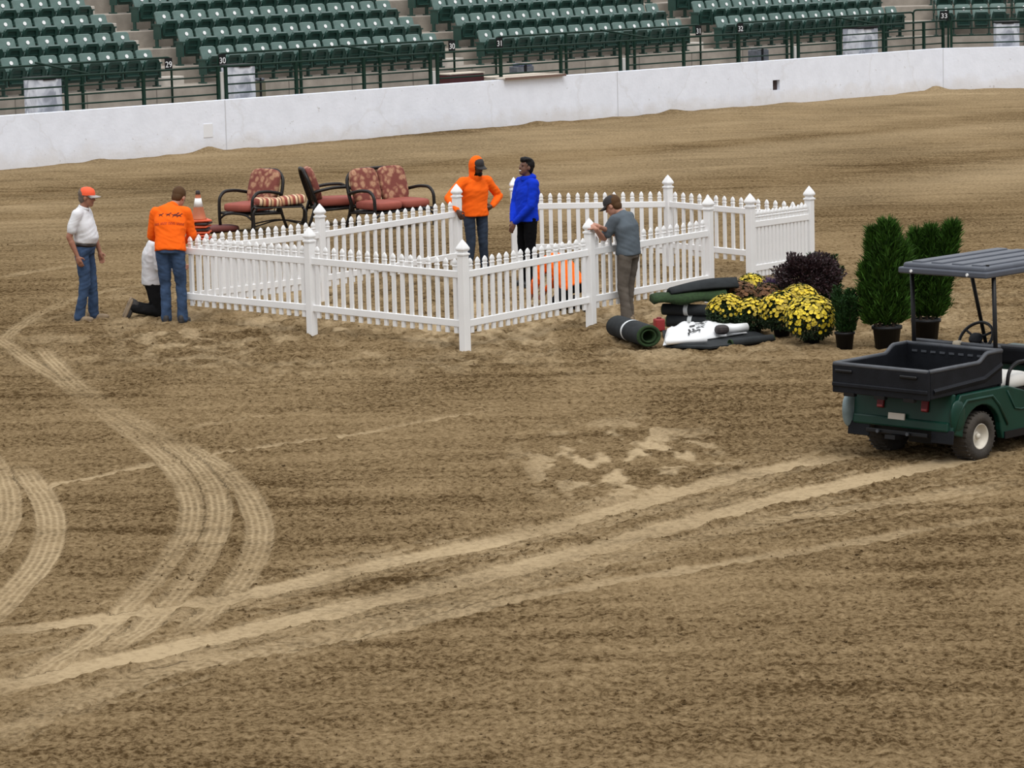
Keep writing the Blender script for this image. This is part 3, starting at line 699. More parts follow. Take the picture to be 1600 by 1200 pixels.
# ================================================================== PATIO FURNITURE
M_frame = mat('dark_bronze_metal', (.010, .008, .007), .45, spec=.3)
M_rust = mat('rust_red_canvas', (.27, .062, .042), .8, var=.12, vscale=6, bump=.1, bscale=120)
def floral():
    m = mat('floral_rust_fabric', (.3, .1, .06), .85); nt = m.node_tree; b = nt.nodes['Principled BSDF']; tc = _n(nt, 'ShaderNodeTexCoord')
    nz = _n(nt, 'ShaderNodeTexNoise'); nz.inputs['Scale'].default_value = 6; nz.inputs['Detail'].default_value = 2; nt.links.new(tc.outputs['Object'], nz.inputs['Vector'])
    mv = _n(nt, 'ShaderNodeMix', data_type='VECTOR'); mv.inputs['Factor'].default_value = .12; nt.links.new(tc.outputs['Object'], mv.inputs[4]); nt.links.new(nz.outputs['Color'], mv.inputs[5])
    vo = _n(nt, 'ShaderNodeTexVoronoi'); vo.inputs['Scale'].default_value = 10.5; nt.links.new(mv.outputs[1], vo.inputs['Vector'])
    cr = _n(nt, 'ShaderNodeValToRGB'); cr.color_ramp.interpolation = 'LINEAR'; e = cr.color_ramp.elements
    e[0].position = .08; e[0].color = (.36, .17, .10, 1); e[1].position = .70; e[1].color = (.17, .042, .030, 1)
    for p_, c_ in ((.26, (.40, .22, .13, 1)), (.38, (.34, .17, .10, 1)), (.43, (.18, .048, .032, 1)), (.48, (.30, .13, .08, 1)), (.56, (.17, .042, .030, 1))): k = e.new(p_); k.color = c_
    nt.links.new(vo.outputs['Distance'], cr.inputs[0]); nt.links.new(cr.outputs[0], b.inputs['Base Color']); return m
M_floral = floral()
def striped():
    m = mat('striped_cushion_fabric', (.4, .2, .1), .85); nt = m.node_tree; b = nt.nodes['Principled BSDF']; tc = _n(nt, 'ShaderNodeTexCoord')
    sx_ = _n(nt, 'ShaderNodeSeparateXYZ'); nt.links.new(tc.outputs['Object'], sx_.inputs[0])
    ma = _n(nt, 'ShaderNodeMath', operation='MULTIPLY'); nt.links.new(sx_.outputs['X'], ma.inputs[0]); ma.inputs[1].default_value = 7.5
    fr = _n(nt, 'ShaderNodeMath', operation='FRACT'); nt.links.new(ma.outputs[0], fr.inputs[0])
    cr = _n(nt, 'ShaderNodeValToRGB'); cr.color_ramp.interpolation = 'CONSTANT'; e = cr.color_ramp.elements
    e[0].position = 0; e[0].color = (.25, .055, .035, 1); e[1].position = .35; e[1].color = (.62, .45, .28, 1)
    for p_, c_ in ((.6, (.10, .03, .02, 1)), (.72, (.5, .28, .15, 1))): k = e.new(p_); k.color = c_
    nt.links.new(fr.outputs[0], cr.inputs[0]); nt.links.new(cr.outputs[0], b.inputs['Base Color']); return m
M_stripe = striped()
def lounge(name, label, cat, loc, fdir_, wd, nback, seat_split=False):
    # local: facing +y, x right
    r = empty(name, (loc[0], loc[1], gh(loc[0], loc[1])-.005), math.atan2(-fdir_[0], fdir_[1]), label, cat)
    h = wd/2
    M = Matrix.Rotation(math.radians(-16), 4, 'X')
    # back hoop
    def bk(x, z): q = Matrix.Translation((0, -.30, .36)) @ Matrix.Rotation(math.radians(18), 4, 'X') @ Vector((x, 0, z)); return q
    hoop = [bk(-h+.04, -.10), bk(-h+.02, .30), bk(-h+.05, .50), bk(-h+.16, .60), bk(-h*.4, .635), bk(h*.4, .635), bk(h-.16, .60), bk(h-.05, .50), bk(h-.02, .30), bk(h-.04, -.10)]
    MB().tube(arc_pts(hoop, .10, 3), .03, 8).build('back_hoop', M_frame, r, smooth=True)
    n_sl = max(3, int(wd/.14)); sl = MB()
    for i in range(n_sl):
        x = -h+.12+(wd-.24)*i/(n_sl-1); sl.tube([bk(x, -.05), bk(x, .60)], .008, 6)
    sl.build('back_sling', M_frame, r)
    for s in (-1, 1):
        arm = [(s*h, .36, 0), (s*h, .385, .30), (s*h, .37, .56), (s*h, .25, .655), (s*h, -.02, .655), (s*h*.98, -.30, .60), tuple(bk(s*(h-.03), .22))]
        MB().tube(arc_pts(arm, .12, 4), .028, 8).build('arm_frame', M_frame, r, smooth=True)
        MB().tube(arc_pts([(s*(h-.03), -.32, .42), (s*(h-.02), -.38, .2), (s*h, -.46, 0)], .1, 3), .026, 8).build('rear_leg', M_frame, r, smooth=True)
        MB().tube([(s*(h-.005), .375, .31), (s*(h-.02), -.34, .27)], .022, 6).build('side_rail', M_frame, r, smooth=True)
    MB().tube(arc_pts([(-h, .38, .20), (-h+.12, .385, .29), (0, .385, .315), (h-.12, .385, .29), (h, .38, .20)], .1, 3), .02, 6).build('front_apron', M_frame, r, smooth=True)
    MB().box(-h+.02, h-.02, -.32, .37, .285, .31).build('seat_deck', M_frame, r)
    k = nback
    for i in range(k):
        cw = (wd-.08)/k; cx = -h+.04+cw*(i+.5)
        MB().ell((cx, .05, .40), cw/2*.99, .36, .075, .42, 28, 12).build('seat_cushion', M_rust, r, smooth=True)
        Mb = Matrix.Rotation(math.radians(18), 4, 'X'); c = bk(cx, .36)+Vector((0, .09, 0))
        MB().ell(c, cw/2*.96, .075, .30, .45, 28, 14, Mb).build('back_cushion', M_floral, r, smooth=True)
    return r
ch1 = gp(394, 360); lounge('patio_armchair', 'rust-cushioned patio armchair with floral back beside the traffic cones', 'armchair', ch1, (-.62, -.78), .74, 1)
ch2 = gp(519, 350); lounge('patio_armchair', 'patio armchair seen from the side, left of the loveseat', 'armchair', ch2, (.97, .22), .72, 1)
lv = gp(612, 354); lounge('patio_loveseat', 'two-seat patio loveseat with floral back cushions and dark frame', 'loveseat', lv, (.62, -.78), 1.22, 2)
p = gp(437, 366); tb = empty('patio_side_table', (p[0], p[1], gh(p[0], p[1])), .12, 'dark metal patio ottoman table holding striped cushions', 'table')
o = MB().box(-.40, .40, -.27, .27, .455, .48).build('table_top', M_frame, tb); bevel(o, .012, 2)
for sx_ in (-1, 1):
    for sy_ in (-1, 1):
        MB().tube(arc_pts([(sx_*.37, sy_*.24, .455), (sx_*.43, sy_*.27, .40), (sx_*.42, sy_*.28, .2), (sx_*.44, sy_*.29, 0)], .08, 3), .02, 8).build('leg', M_frame, tb, smooth=True)
MB().tube(arc_pts([(-.40, -.26, .17), (0, 0, .26), (.40, .26, .17)], .3, 6), .012, 6).build('cross_brace', M_frame, tb); MB().tube(arc_pts([(-.40, .26, .17), (0, 0, .27), (.40, -.26, .17)], .3, 6), .012, 6).build('cross_brace', M_frame, tb)
for i, (dx, rz, lb) in enumerate(((-.14, .35, 'striped cushion lying on the ottoman table, left one'), (.20, .2, 'striped cushion lying on the ottoman table, right one'))):
    c = Vector(tb.location)+Vector((dx, -.03 if i == 0 else .05, .54+.02*i))
    o = MB().ell((0, 0, 0), .24, .24, .075, .5, 28, 12).build('striped_cushion', M_stripe, None, True, c, (0, math.radians(5-10*i), rz)); tag(o, lb, 'cushion', 'striped cushions')
p = gp(343, 362); o = MB().ell((0, 0, .05), .30, .26, .05, .45, 24, 10).build('seat_pad', mat('dull_red_pad', (.12, .03, .024), .85), None, True, (p[0], p[1], gh(p[0], p[1])), (0, 0, .4)); tag(o, 'dull red pad lying on the dirt beside the traffic cones', 'pad')

# ---- stack of traffic cones
M_cone = mat('orange_cone_rubber', (.62, .09, .03), .55, var=.2, vscale=6); M_cone2 = mat('faded_orange_cone', (.42, .12, .05), .6, var=.2, vscale=5); M_base = mat('black_rubber_base', (.03, .02, .02), .7)
cb = gp(311, 374); zg = gh(cb[0], cb[1])
NC = 7
for i in range(NC):
    top = i == NC-1
    lb = 'traffic cone with white collar on top of the cone stack' if top else 'traffic cone nested in the stack, %s from the bottom' % ORD[i]
    r = empty('traffic_cone', (cb[0]+random.Random(i).uniform(-.015, .015), cb[1], zg+.048*i), random.Random(i+9).uniform(-.3, .3), lb, 'traffic cone', 'stacked traffic cones')
    o = MB().box(-.18, .18, -.18, .18, 0, .03).build('base', M_base if i in (3, 5) else M_cone, r); bevel(o, .01, 2)
    o = MB().lathe([(.135, .03), (.122, .05), (.085, .20), (.058, .33), (.036, .46), (.026, .48)] if top else [(.135, .03), (.125, .06), (.112, .12)], 20).build('cone', M_cone2 if top else M_cone, r, True)
    if top:
        MB().lathe([(.078, .235), (.052, .375)], 20).build('reflective_collar', M_white, r, True)
        MB().lathe([(.043, .42), (.034, .49), (.02, .50)], 12).build('tip', M_base, r, True)

# ================================================================== TURF ROLLS AND SHEETS
M_back = mat('grey_turf_backing', (.026, .029, .031), .9, spec=.15, var=.2, vscale=10, bump=.15, bscale=80)
M_turf = mat('green_artificial_turf', (.018, .045, .010), .9, var=.35, vscale=30, bump=.7, bscale=200)
M_tape = mat('white_strap', (.62, .65, .66), .45)
def spiral(r0, r1, turns, n_=60):
    return [((r0+(r1-r0)*i/n_)*math.cos(2*PI*turns*i/n_), (r0+(r1-r0)*i/n_)*math.sin(2*PI*turns*i/n_)) for i in range(n_+1)]
def turf_roll(pa, pb, rad, label, zc=0.0, squash=.92, tape=.5, hole=.45):
    a = np.array(pa); b = np.array(pb); d = b-a; L = float(np.linalg.norm(d[:2])); ang = math.atan2(d[1], d[0])
    c = (a+b)/2; r = empty('turf_roll', (c[0], c[1], gh(c[0], c[1])-.01+zc), ang, label, 'turf roll', 'rolls of artificial turf')
    k = 28
    def ring(rr, x, s=squash): return [(x, rr*math.cos(2*PI*j/k), rad*squash+rr*s*math.sin(2*PI*j/k)) for j in range(k)]
    o = MB(); V = ring(rad, -L/2)+ring(rad, L/2); o.add(V, [(j, (j+1) % k, k+(j+1) % k, k+j) for j in range(k)]); o.build('backing', M_back, r, True)
    for s in (-1, 1):                                       # open ends: rolled layers of green pile around a dark hollow
        o = MB(); prof = [(rad, 0), (rad*.97, .012), (rad*.78, .016), (rad*.74, -.02), (rad*.62, -.02), (rad*.60, .008), (rad*hole, .004), (rad*hole*.95, -.25)]
        V = []
        for rr, dx in prof: V += ring(rr, s*(L/2+dx))
        Fs = [(i*k+j, i*k+(j+1) % k, (i+1)*k+(j+1) % k, (i+1)*k+j) for i in range(len(prof)-1) for j in range(k)]+[tuple((len(prof)-1)*k+j for j in range(k))]
        o.add(V, Fs); o.build('rolled_end', M_turf, r, True)
    if tape is not None:
        x = -L/2+L*tape; o = MB(); V = ring(rad+.004, x-.028)+ring(rad+.004, x+.028); o.add(V, [(j, (j+1) % k, k+(j+1) % k, k+j) for j in range(k)]); o.build('strap', M_tape, r, True)
    return r
turf_roll(gp(966, 527, .0), gp(1014, 543, .0), .155, 'thick strapped turf roll lying nearest, left of the white sheeting', tape=.50, hole=.5, squash=.85)
turf_roll(gp(1045, 511), gp(1150, 514), .085, 'strapped turf roll at the bottom of the turf pile', tape=.34)
turf_roll(gp(1038, 511), gp(1140, 514), .078, 'strapped turf roll in the middle of the turf pile', zc=.148, tape=.36)
# folded turf piece on top of the pile
def sheet(name, label, cat, loc, rz, poly, th, zf, mtop, mbot, parent=None):
    pass
c = gp(1078, 511); r = empty('folded_turf', (c[0], c[1], gh(c[0], c[1])+.285), .12, 'folded green turf piece draped over the turf pile', 'turf')
o = MB(); nx = 14; V = []
for i in range(nx+1):
    x = -.48+.92*i/nx
    for y, z in ((-.20, .02+.02*math.sin(i*.9)), (-.23, .07), (-.16, .115+.03*i/nx), (.0, .13+.05*i/nx+.01*math.sin(i)), (.12, .10+.06*i/nx), (.14, .03)): V.append((x, y+.02*math.sin(i*.7), z))
m6 = 6; Fs = [(i*m6+j, i*m6+(j+1) % m6, (i+1)*m6+(j+1) % m6, (i+1)*m6+j) for i in range(nx) for j in range(m6)]+[tuple(range(m6)), tuple(nx*m6+j for j in range(m6))[::-1]]
o.add(V, Fs).build('green_pile', M_turf, r, True)
o = MB(); V = []
for i in range(nx+1):
    x = -.25+.85*i/nx; lift = .10*math.sin(min(1, i/nx*1.3)*PI/2)
    for y, z in ((-.14, .155+lift*.5), (.0, .20+lift), (.16, .16+lift), (.34, .05+lift*.3), (.33, .02), (.15, .13+lift), (-.13, .13+lift*.5)): V.append((x, y, z))
m7 = 7; Fs = [(i*m7+j, i*m7+(j+1) % m7, (i+1)*m7+(j+1) % m7, (i+1)*m7+j) for i in range(nx) for j in range(m7)]+[tuple(range(m7)), tuple(nx*m7+j for j in range(m7))[::-1]]
o.add(V, Fs).build('grey_underside', M_back, r, True)
# flat turf sheet with a rolled edge, white printed sheeting on it
def flat_sheet(name, label, cat, pxs, z, th, mt, bump_=0.0, seed=1):
    P = [gp(x, y) for x, y in pxs]; c = sum(P)/len(P); zz = gh(c[0], c[1])
    o = MB().prism([(p[0]-c[0], p[1]-c[1]) for p in P][::-1], 0, th).build(name, mt, None, False, (c[0], c[1], zz+z)); tag(o, label, cat); return o, c, zz
fs, c, zz = flat_sheet('turf_sheet', 'dark turf sheet spread flat under the white sheeting', 'turf', [(1035, 520), (1040, 544), (1110, 546), (1150, 541), (1212, 533), (1170, 518), (1100, 513)], .012, .022, M_back)
re_ = turf_roll(gp(1142, 541), gp(1206, 533), .05, 'narrow turf roll along the right edge of the flat sheet', zc=.02, tape=None, hole=.35)
# crumpled white sheeting
M_sheet = mat('white_plastic_sheeting', (.80, .81, .82), .35, bump=.12, bscale=12)
Pq = [gp(1036, 546), gp(1040, 528), gp(1110, 512), gp(1136, 513), gp(1168, 526), gp(1120, 536)]
c = sum(Pq)/6; zz = gh(c[0], c[1])
nxs, nys = 26, 12
def quad_pt(u_, v_):
    a = Pq[0]*(1-u_)+Pq[4]*u_; b = Pq[1]*(1-u_)+(Pq[2]*.5+Pq[3]*.5)*u_; return a*(1-v_)+b*v_
V = []; rn = np.random.RandomState(4)
for i in range(nxs+1):
    for j in range(nys+1):
        p = quad_pt(i/nxs, j/nys)-c
        hz = .05+.055*float(fbm(np.array([i*.35]), np.array([j*.45]), 90, 2)[0])*2*math.sin(PI*min(max(i/nxs, .06), .94))**.5
        if j in (0, nys) or i in (0, nxs): hz = .012
        V.append((p[0], p[1], hz))
k = nys+1; Fs = [(i*k+j, (i+1)*k+j, (i+1)*k+j+1, i*k+j+1) for i in range(nxs) for j in range(nys)]
V2 = V+[(x, y, z-.008) for x, y, z in V]; nV = len(V); Fs2 = Fs+[tuple(q+nV for q in f[::-1]) for f in Fs]
sheet_r = empty('plastic_sheeting', (c[0], c[1], zz+.03), 0, 'crumpled white plastic sheeting with black print on the flat turf', 'sheeting')
shm = MB().add(V2, Fs2).build('sheet', M_sheet, sheet_r, True)
M_ink = mat('black_ink', (.02, .02, .02), .6)
pr_ = MB()
for (u0, v0, du, dv) in ((.30, .10, .14, .05), (.33, .22, .02, .18), (.38, .22, .02, .16), (.44, .34, .10, .05), (.52, .42, .02, .22), (.46, .54, .12, .05), (.58, .55, .02, .25), (.62, .60, .10, .05), (.36, .46, .08, .04), (.66, .70, .08, .05), (.30, .04, .02, .10), (.43, .04, .02, .10)):
    q = []
    for uu, vv in ((u0, v0), (u0+du, v0), (u0+du, v0+dv), (u0, v0+dv)):
        p = quad_pt(uu, vv)-c; ii = min(int(uu*nxs), nxs-1); jj = min(int(vv*nys), nys-1)
        q.append((p[0], p[1], max(V[ii*k+jj][2], V[(ii+1)*k+jj][2], V[ii*k+jj+1][2], V[(ii+1)*k+jj+1][2])+.006))
    pr_.add(q+[(x, y, z-.004) for x, y, z in q], [(0, 1, 2, 3), (7, 6, 5, 4), (0, 4, 5, 1), (1, 5, 6, 2), (2, 6, 7, 3), (3, 7, 4, 0)])
pr_.build('printed_lettering', M_ink, sheet_r)
# white tube of the same sheeting rolled along the front edge
pa, pb = gp(1040, 545, .0), gp(1104, 541, .0)
MB().tube([(pa-c)+[0, 0, .04], ((pa+pb)/2-c)+[0, 0.0, .045], (pb-c)+[0, 0, .04]], .035, 10).build('rolled_edge', M_sheet, sheet_r, True)
p = gp(1128, 533); o = MB().ell((p[0]-c[0], p[1]-c[1], .10), .09, .07, .06, .8, 14, 8).build('dark_tape_wad', mat('dark_wad', (.03, .022, .022), .7, var=.5, vscale=30), sheet_r)
pa, pb = gp(1136, 531), gp(1167, 528); MB().tube([(pa-c)+[0, 0, .09], (pb-c)+[0, 0, .09]], .055, 12).build('rolled_end', M_sheet, sheet_r, True)
p = gp(1030, 519); r = empty('red_canister', (p[0], p[1], gh(p[0], p[1])-.005), .3, 'small red canister standing beside the thick turf roll', 'canister')
o = MB().box(-.06, .06, -.06, .06, 0, .15).build('body', mat('red_plastic', (.28, .02, .02), .45), r); bevel(o, .015, 2); MB().lathe([(.03, .15), (.03, .165), (.02, .17)], 12).build('cap', mat('dark_red_cap', (.15, .015, .015), .5), r, True)
p = gp(1042, 468); o = MB().prism([(-.15, -.18), (.12, -.2), (.17, .18), (-.1, .22)], 0, .012).build('paper_sheet', M_sheet, None, False, (p[0], p[1], gh(p[0], p[1])+.03), (.06, .03, .2)); tag(o, 'white paper lying on dirt between picket fence and turf pile', 'paper')

# ================================================================== PLANTS
rng = np.random.RandomState(7)
def leaf_mesh(name, P, Dn, L, Wd, matl, fold=.25, tone=(.6, 1.25), curl=.0):
    # each leaf: two triangles folded along the midrib; P root, Dn direction, length, width
    n_ = len(P); Dn = Dn/np.linalg.norm(Dn, axis=1, keepdims=True)
    up = rng.normal(size=(n_, 3)); S = np.cross(Dn, up); S /= np.linalg.norm(S, axis=1, keepdims=True); Nn = np.cross(S, Dn)
    L = np.asarray(L).reshape(-1, 1); Wd = np.asarray(Wd).reshape(-1, 1)
    tip = P+Dn*L; mid = P+Dn*L*.5
    a = mid+S*Wd*.5+Nn*Wd*fold; b = mid-S*Wd*.5+Nn*Wd*fold
    V = np.stack([P, a, tip, b], 1).reshape(-1, 3); q = np.arange(n_*4).reshape(-1, 4)
    Q_ = np.concatenate([q[:, [0, 1, 2]], q[:, [0, 2, 3]]])
    me = bpy.data.meshes.new(name); me.from_pydata(V.tolist(), [], Q_.tolist())
    tv = rng.uniform(*tone, size=n_); tc_ = np.repeat(tv, 4)
    ca = me.attributes.new('tone', 'FLOAT_COLOR', 'POINT'); ca.data.foreach_set('color', np.stack([tc_, tc_, tc_*.95, np.ones_like(tc_)], 1).astype(np.float32).ravel())
    me.materials.append(matl); me.update(); return me
M_pot = mat('black_nursery_pot', (.005, .005, .006), .5, spec=.25)
M_soil = mat('potting_soil', (.03, .02, .014), .95)
M_thuja = mat('arborvitae_green', (.034, .088, .012), .7, tone=True, spec=.15)
M_yew = mat('yew_green', (.014, .042, .010), .6, tone=True, spec=.2)
M_mumleaf = mat('mum_leaf_green', (.018, .042, .010), .7, tone=True)
M_mumrust = mat('rusty_spent_blooms', (.16, .07, .025), .8, tone=True)
M_yellow = mat('yellow_petals', (.70, .53, .018), .6, tone=True)
M_purple = mat('purple_barberry_leaf', (.022, .008, .011), .6, tone=True)
M_lav = mat('lavender_flower', (.12, .07, .16), .7, tone=True)
M_wood = mat('stem_bark', (.07, .045, .03), .85)
def pot(r, rad, h):
    MB().lathe([(rad*.80, 0), (rad*.96, h*.86), (rad*1.06, h*.87), (rad*1.06, h), (rad*.96, h), (rad*.94, h*.93), (.01, h*.92)], 20).build('pot', M_pot, r, True)
    MB().lathe([(rad*.93, h*.9), (rad*.5, h*.955), (.01, h*.96)], 16).build('soil', M_soil, r)
def plant_root(name, px_, py_, label, cat, group=None):
    p = gp(px_, py_); return empty(name, (p[0], p[1], gh(p[0], p[1])-.005), 0, label, cat, group)
def foliage(r, me): o = mobj(me.name, me, r); o['kind'] = 'stuff'; return o
def thuja(px_, py_, h, rad, spires, label, lean=(0, 0), n_=9000):
    r = plant_root('arborvitae', px_, py_, label, 'shrub', 'potted arborvitae'); pot(r, .17, .27)
    Ps = []; Ds = []
    for (sx_, sy_, hh, rr, lx, ly, frac) in spires:
        k = int(n_*frac); z = rng.power(1.15, k); z = z
        a_ = rng.uniform(0, 2*PI, k); prof = np.minimum(1, (z/.10)**.6)*np.sqrt(np.clip(1-(np.clip(z-.2, 0, 1)/.8)**2.6, 0, 1))
        lump = 1+.30*np.sin(a_*3+z*9)*np.cos(z*14+a_*2)+.16*np.sin(a_*5-z*23)
        rad_ = rr*prof*lump*np.sqrt(rng.uniform(.30, 1, k))*np.where(rng.uniform(0, 1, k) < .14, rng.uniform(1.0, 1.45, k), 1.0)
        x = sx_+lx*z*z+rad_*np.cos(a_); y = sy_+ly*z*z+rad_*np.sin(a_); zz_ = .27+(hh-.27)*z
        Ps.append(np.stack([x, y, zz_], 1)); Ds.append(np.stack([np.cos(a_)*.6+rng.normal(0, .42, k)+lx*.6, np.sin(a_)*.6+rng.normal(0, .42, k), 1.0+rng.normal(0, .25, k)], 1))
    P = np.concatenate(Ps); Dn = np.concatenate(Ds)
    foliage(r, leaf_mesh('foliage', P, Dn, rng.uniform(.05, .17, len(P)), rng.uniform(.012, .024, len(P)), M_thuja, tone=(.25, 1.6)))
    for (sx_, sy_, hh, rr, lx, ly, frac) in spires: MB().tube([(sx_*.5, sy_*.5, .2), (sx_+lx*.2, sy_, hh*.5), (sx_+lx*.8, sy_+ly*.8, hh*.88)], [.02, .014, .005], 6).build('stem', M_wood, r)
    return r
thuja(1386, 544, 1.52, .27, [(.0, 0, 1.44, .165, .01, 0, .46), (.13, .02, 1.22, .13, .03, 0, .22), (-.13, .03, 1.36, .085, -.02, 0, .18), (-.19, 0, .95, .075, -.05, 0, .14)], 'broad tall arborvitae in a black pot, left of the other', n_=15000)
thuja(1447, 530, 1.40, .24, [(-.10, .05, 1.27, .115, .0, 0, .3), (.02, .05, 1.31, .115, .05, 0, .32), (.13, 0, 1.36, .115, .20, 0, .38)], 'arborvitae with several spires leaning right behind the cart roof', n_=14000)
def yew(px_, py_, h, rad, label, potted=True, n_=7000, stems=18):
    r = plant_root('upright_yew', px_, py_, label, 'shrub'); z0 = .2 if potted else .05
    if potted: pot(r, .115, .20)
    Ps = []; Ds = []
    for s in range(stems):
        a_ = rng.uniform(0, 2*PI); rr = rad*math.sqrt(rng.uniform(.05, 1)); hh = h*(1-.28*(rr/rad)**2)*rng.uniform(.82, 1.03); bx, by = rr*math.cos(a_), rr*math.sin(a_)
        k = n_//stems; z = rng.uniform(0, 1, k); th = rng.uniform(0, 2*PI, k)
        Ps.append(np.stack([bx*(.45+.6*z)+.045*np.cos(th)*rng.uniform(0, 1, k), by*(.45+.6*z)+.045*np.sin(th)*rng.uniform(0, 1, k), z0+(hh-z0)*z], 1)); Ds.append(np.stack([np.cos(th), np.sin(th), np.full(k, .9)], 1))
        if s < 5: MB().tube([(bx*.3, by*.3, z0*.7), (bx*.9, by*.9, hh*.85)], [.008, .003], 5).build('stem', M_wood, r)
    P = np.concatenate(Ps); foliage(r, leaf_mesh('foliage', P, np.concatenate(Ds), rng.uniform(.03, .06, len(P)), rng.uniform(.010, .02, len(P)), M_yew, tone=(.5, 1.8)))
yew(1320, 544, .80, .16, 'small upright yew in a black pot, right of the yellow mums')
yew(1297, 497, .80, .19, 'dark green yew behind the right side of the purple bush', stems=12)
yew(1265, 489, .80, .12, 'thin green yew behind the top of the purple bush', stems=10, n_=4000)
def bush(name, px_, py_, c, rx, rz, n_, matl, label, leaf=(.03, .05), wide=(.018, .03), cat='shrub', tone=(.5, 1.5), potted=True):
    r = plant_root(name, px_, py_, label, cat)
    if potted: pot(r, .15, .2)
    a_ = rng.normal(size=(n_, 3)); a_ /= np.linalg.norm(a_, axis=1, keepdims=True); a_[:, 2] = np.where(a_[:, 2] < -.55, -a_[:, 2], a_[:, 2])
    rad_ = rng.uniform(.25, 1, n_)**.5*(1+.14*np.sin(a_[:, 0]*7+a_[:, 2]*5)+.1*np.sin(a_[:, 1]*9))
    P = np.array([0, 0, c])+a_*rad_[:, None]*np.array([rx, rx, rz])
    foliage(r, leaf_mesh('foliage', P, a_+rng.normal(0, .5, (n_, 3))+[0, 0, .3], rng.uniform(*leaf, n_), rng.uniform(*wide, n_), matl, tone=tone))
    for s in range(5): MB().tube([(0, 0, .15), (rx*.6*math.cos(s*1.3), rx*.6*math.sin(s*1.3), c+rz*.3)], [.009, .003], 5).build('stem', M_wood, r)
    return r
bush('barberry_bush', 1262, 500, .50, .40, .30, 9000, M_purple, 'dark purple leafy bush behind the yellow mums', tone=(.4, 1.9))
bush('lavender_plant', 1210, 498, .34, .19, .16, 1500, M_lav, 'low purple flowering plant left of the dark purple bush', leaf=(.04, .08), wide=(.006, .012))
# mums
def flower_mesh(name, P, Nn, size, matl):
    n_ = len(P); Nn = Nn/np.linalg.norm(Nn, axis=1, keepdims=True); up = rng.normal(size=(n_, 3)); S = np.cross(Nn, up); S /= np.linalg.norm(S, axis=1, keepdims=True); T = np.cross(Nn, S)
    k = 7; V = [P+Nn*size[:, None]*.18]
    for j in range(k):
        an = 2*PI*j/k; rr = 1.0 if True else .8; V.append(P+(S*math.cos(an)+T*math.sin(an))*size[:, None]*rr+Nn*size[:, None]*.35*rng.uniform(.3, 1, (n_, 1)))
    V = np.stack(V, 1).reshape(-1, 3); b = np.arange(n_)*(k+1); Fs = []
    for j in range(k): Fs.append(np.stack([b, b+1+j, b+1+(j+1) % k], 1))
    me = bpy.data.meshes.new(name); me.from_pydata(V.tolist(), [], np.concatenate(Fs).tolist())
    tv = np.repeat(rng.uniform(.40, 1.15, n_), k+1); ca = me.attributes.new('tone', 'FLOAT_COLOR', 'POINT'); ca.data.foreach_set('color', np.stack([tv, tv*rng.uniform(.94, 1.0), tv, np.ones_like(tv)], 1).astype(np.float32).ravel())
    me.materials.append(matl); me.update(); return me
def mum(px_, py_, rad, hc, label, fl=M_yellow, nf=420, bias=.0):
    r = plant_root('mum_plant', px_, py_, label, 'flowers', 'potted mums'); pot(r, .11, .09)
    n_ = 3200; a_ = rng.normal(size=(n_, 3)); a_ /= np.linalg.norm(a_, axis=1, keepdims=True); a_[:, 2] = np.where(a_[:, 2] < -.92, -a_[:, 2], a_[:, 2])
    P = np.array([0, 0, hc])+a_*(rng.uniform(.35, 1, n_)**.5)[:, None]*np.array([rad, rad, rad*.86])*.96
    foliage(r, leaf_mesh('foliage', P, a_+rng.normal(0, .5, (n_, 3)), rng.uniform(.03, .05, n_), rng.uniform(.018, .03, n_), M_mumleaf))
    a_ = rng.normal(size=(nf*3, 3)); a_ /= np.linalg.norm(a_, axis=1, keepdims=True)
    keep = rng.uniform(0, 1, nf*3) < np.clip((a_[:, 2]+.30+bias)*1.0, 0, 1); a_ = a_[keep][:nf]
    P = np.array([0, 0, hc])+a_*rng.uniform(.93, 1.05, (len(a_), 1))*np.array([rad, rad, rad*.88])
    foliage(r, flower_mesh('blossoms', P, a_+[0, 0, .25], rng.uniform(.016, .030, len(a_)), fl)); return r
mum(1268, 538, .31, .30, 'round yellow mum at the front right, densest blossoms', nf=620, bias=.25)
mum(1222, 527, .275, .29, 'yellow mum third from the left in the front row', nf=430, bias=.1)
mum(1176, 519, .235, .25, 'yellow mum second from the left, mostly green sides', nf=240, bias=-.2)
mum(1136, 518, .25, .25, 'leftmost yellow mum beside the turf pile', nf=260, bias=-.15)
mum(1158, 505, .22, .33, 'rust brown fading mum between the two left yellow mums', M_mumrust, 420)
mum(1176, 494, .20, .33, 'small yellow mum at the back above the rust mum', nf=300)
mum(1200, 503, .19, .31, 'rust brown fading mum behind the third yellow mum', M_mumrust, 350)
mum(1250, 517, .24, .36, 'yellow mum at the back between the two right mums', nf=380)
# loose clods of dirt scattered over the arena floor
n_ = 26000
cy = 20.5+rng.power(.9, n_)*36; cx = (rng.uniform(-1, 1, n_))*(cy*.158+.3)
hh_, *ff_ = ground_fields(cx, cy)
keep = (ff_[0] < .45) & (fbm(cx*.5, cy*.4, 205, 2) > rng.uniform(.25, .75, n_)); cx, cy, hh_ = cx[keep], cy[keep], hh_[keep]
sz = np.clip(rng.lognormal(-4.75, .38, len(cx)), .005, .022)
oct_ = np.array([[1, 0, 0], [0, 1, 0], [-1, 0, 0], [0, -1, 0], [0, 0, .8], [0, 0, -.6]], float)
Vc = (oct_[None]*sz[:, None, None]*rng.uniform(.6, 1.3, (len(cx), 6, 1)))
an = rng.uniform(0, 2*PI, len(cx)); ca_, sa_ = np.cos(an), np.sin(an)
Vc = np.stack([Vc[..., 0]*ca_[:, None]-Vc[..., 1]*sa_[:, None], Vc[..., 0]*sa_[:, None]+Vc[..., 1]*ca_[:, None], Vc[..., 2]], -1)+np.stack([cx, cy, hh_+sz*.25], -1)[:, None, :]
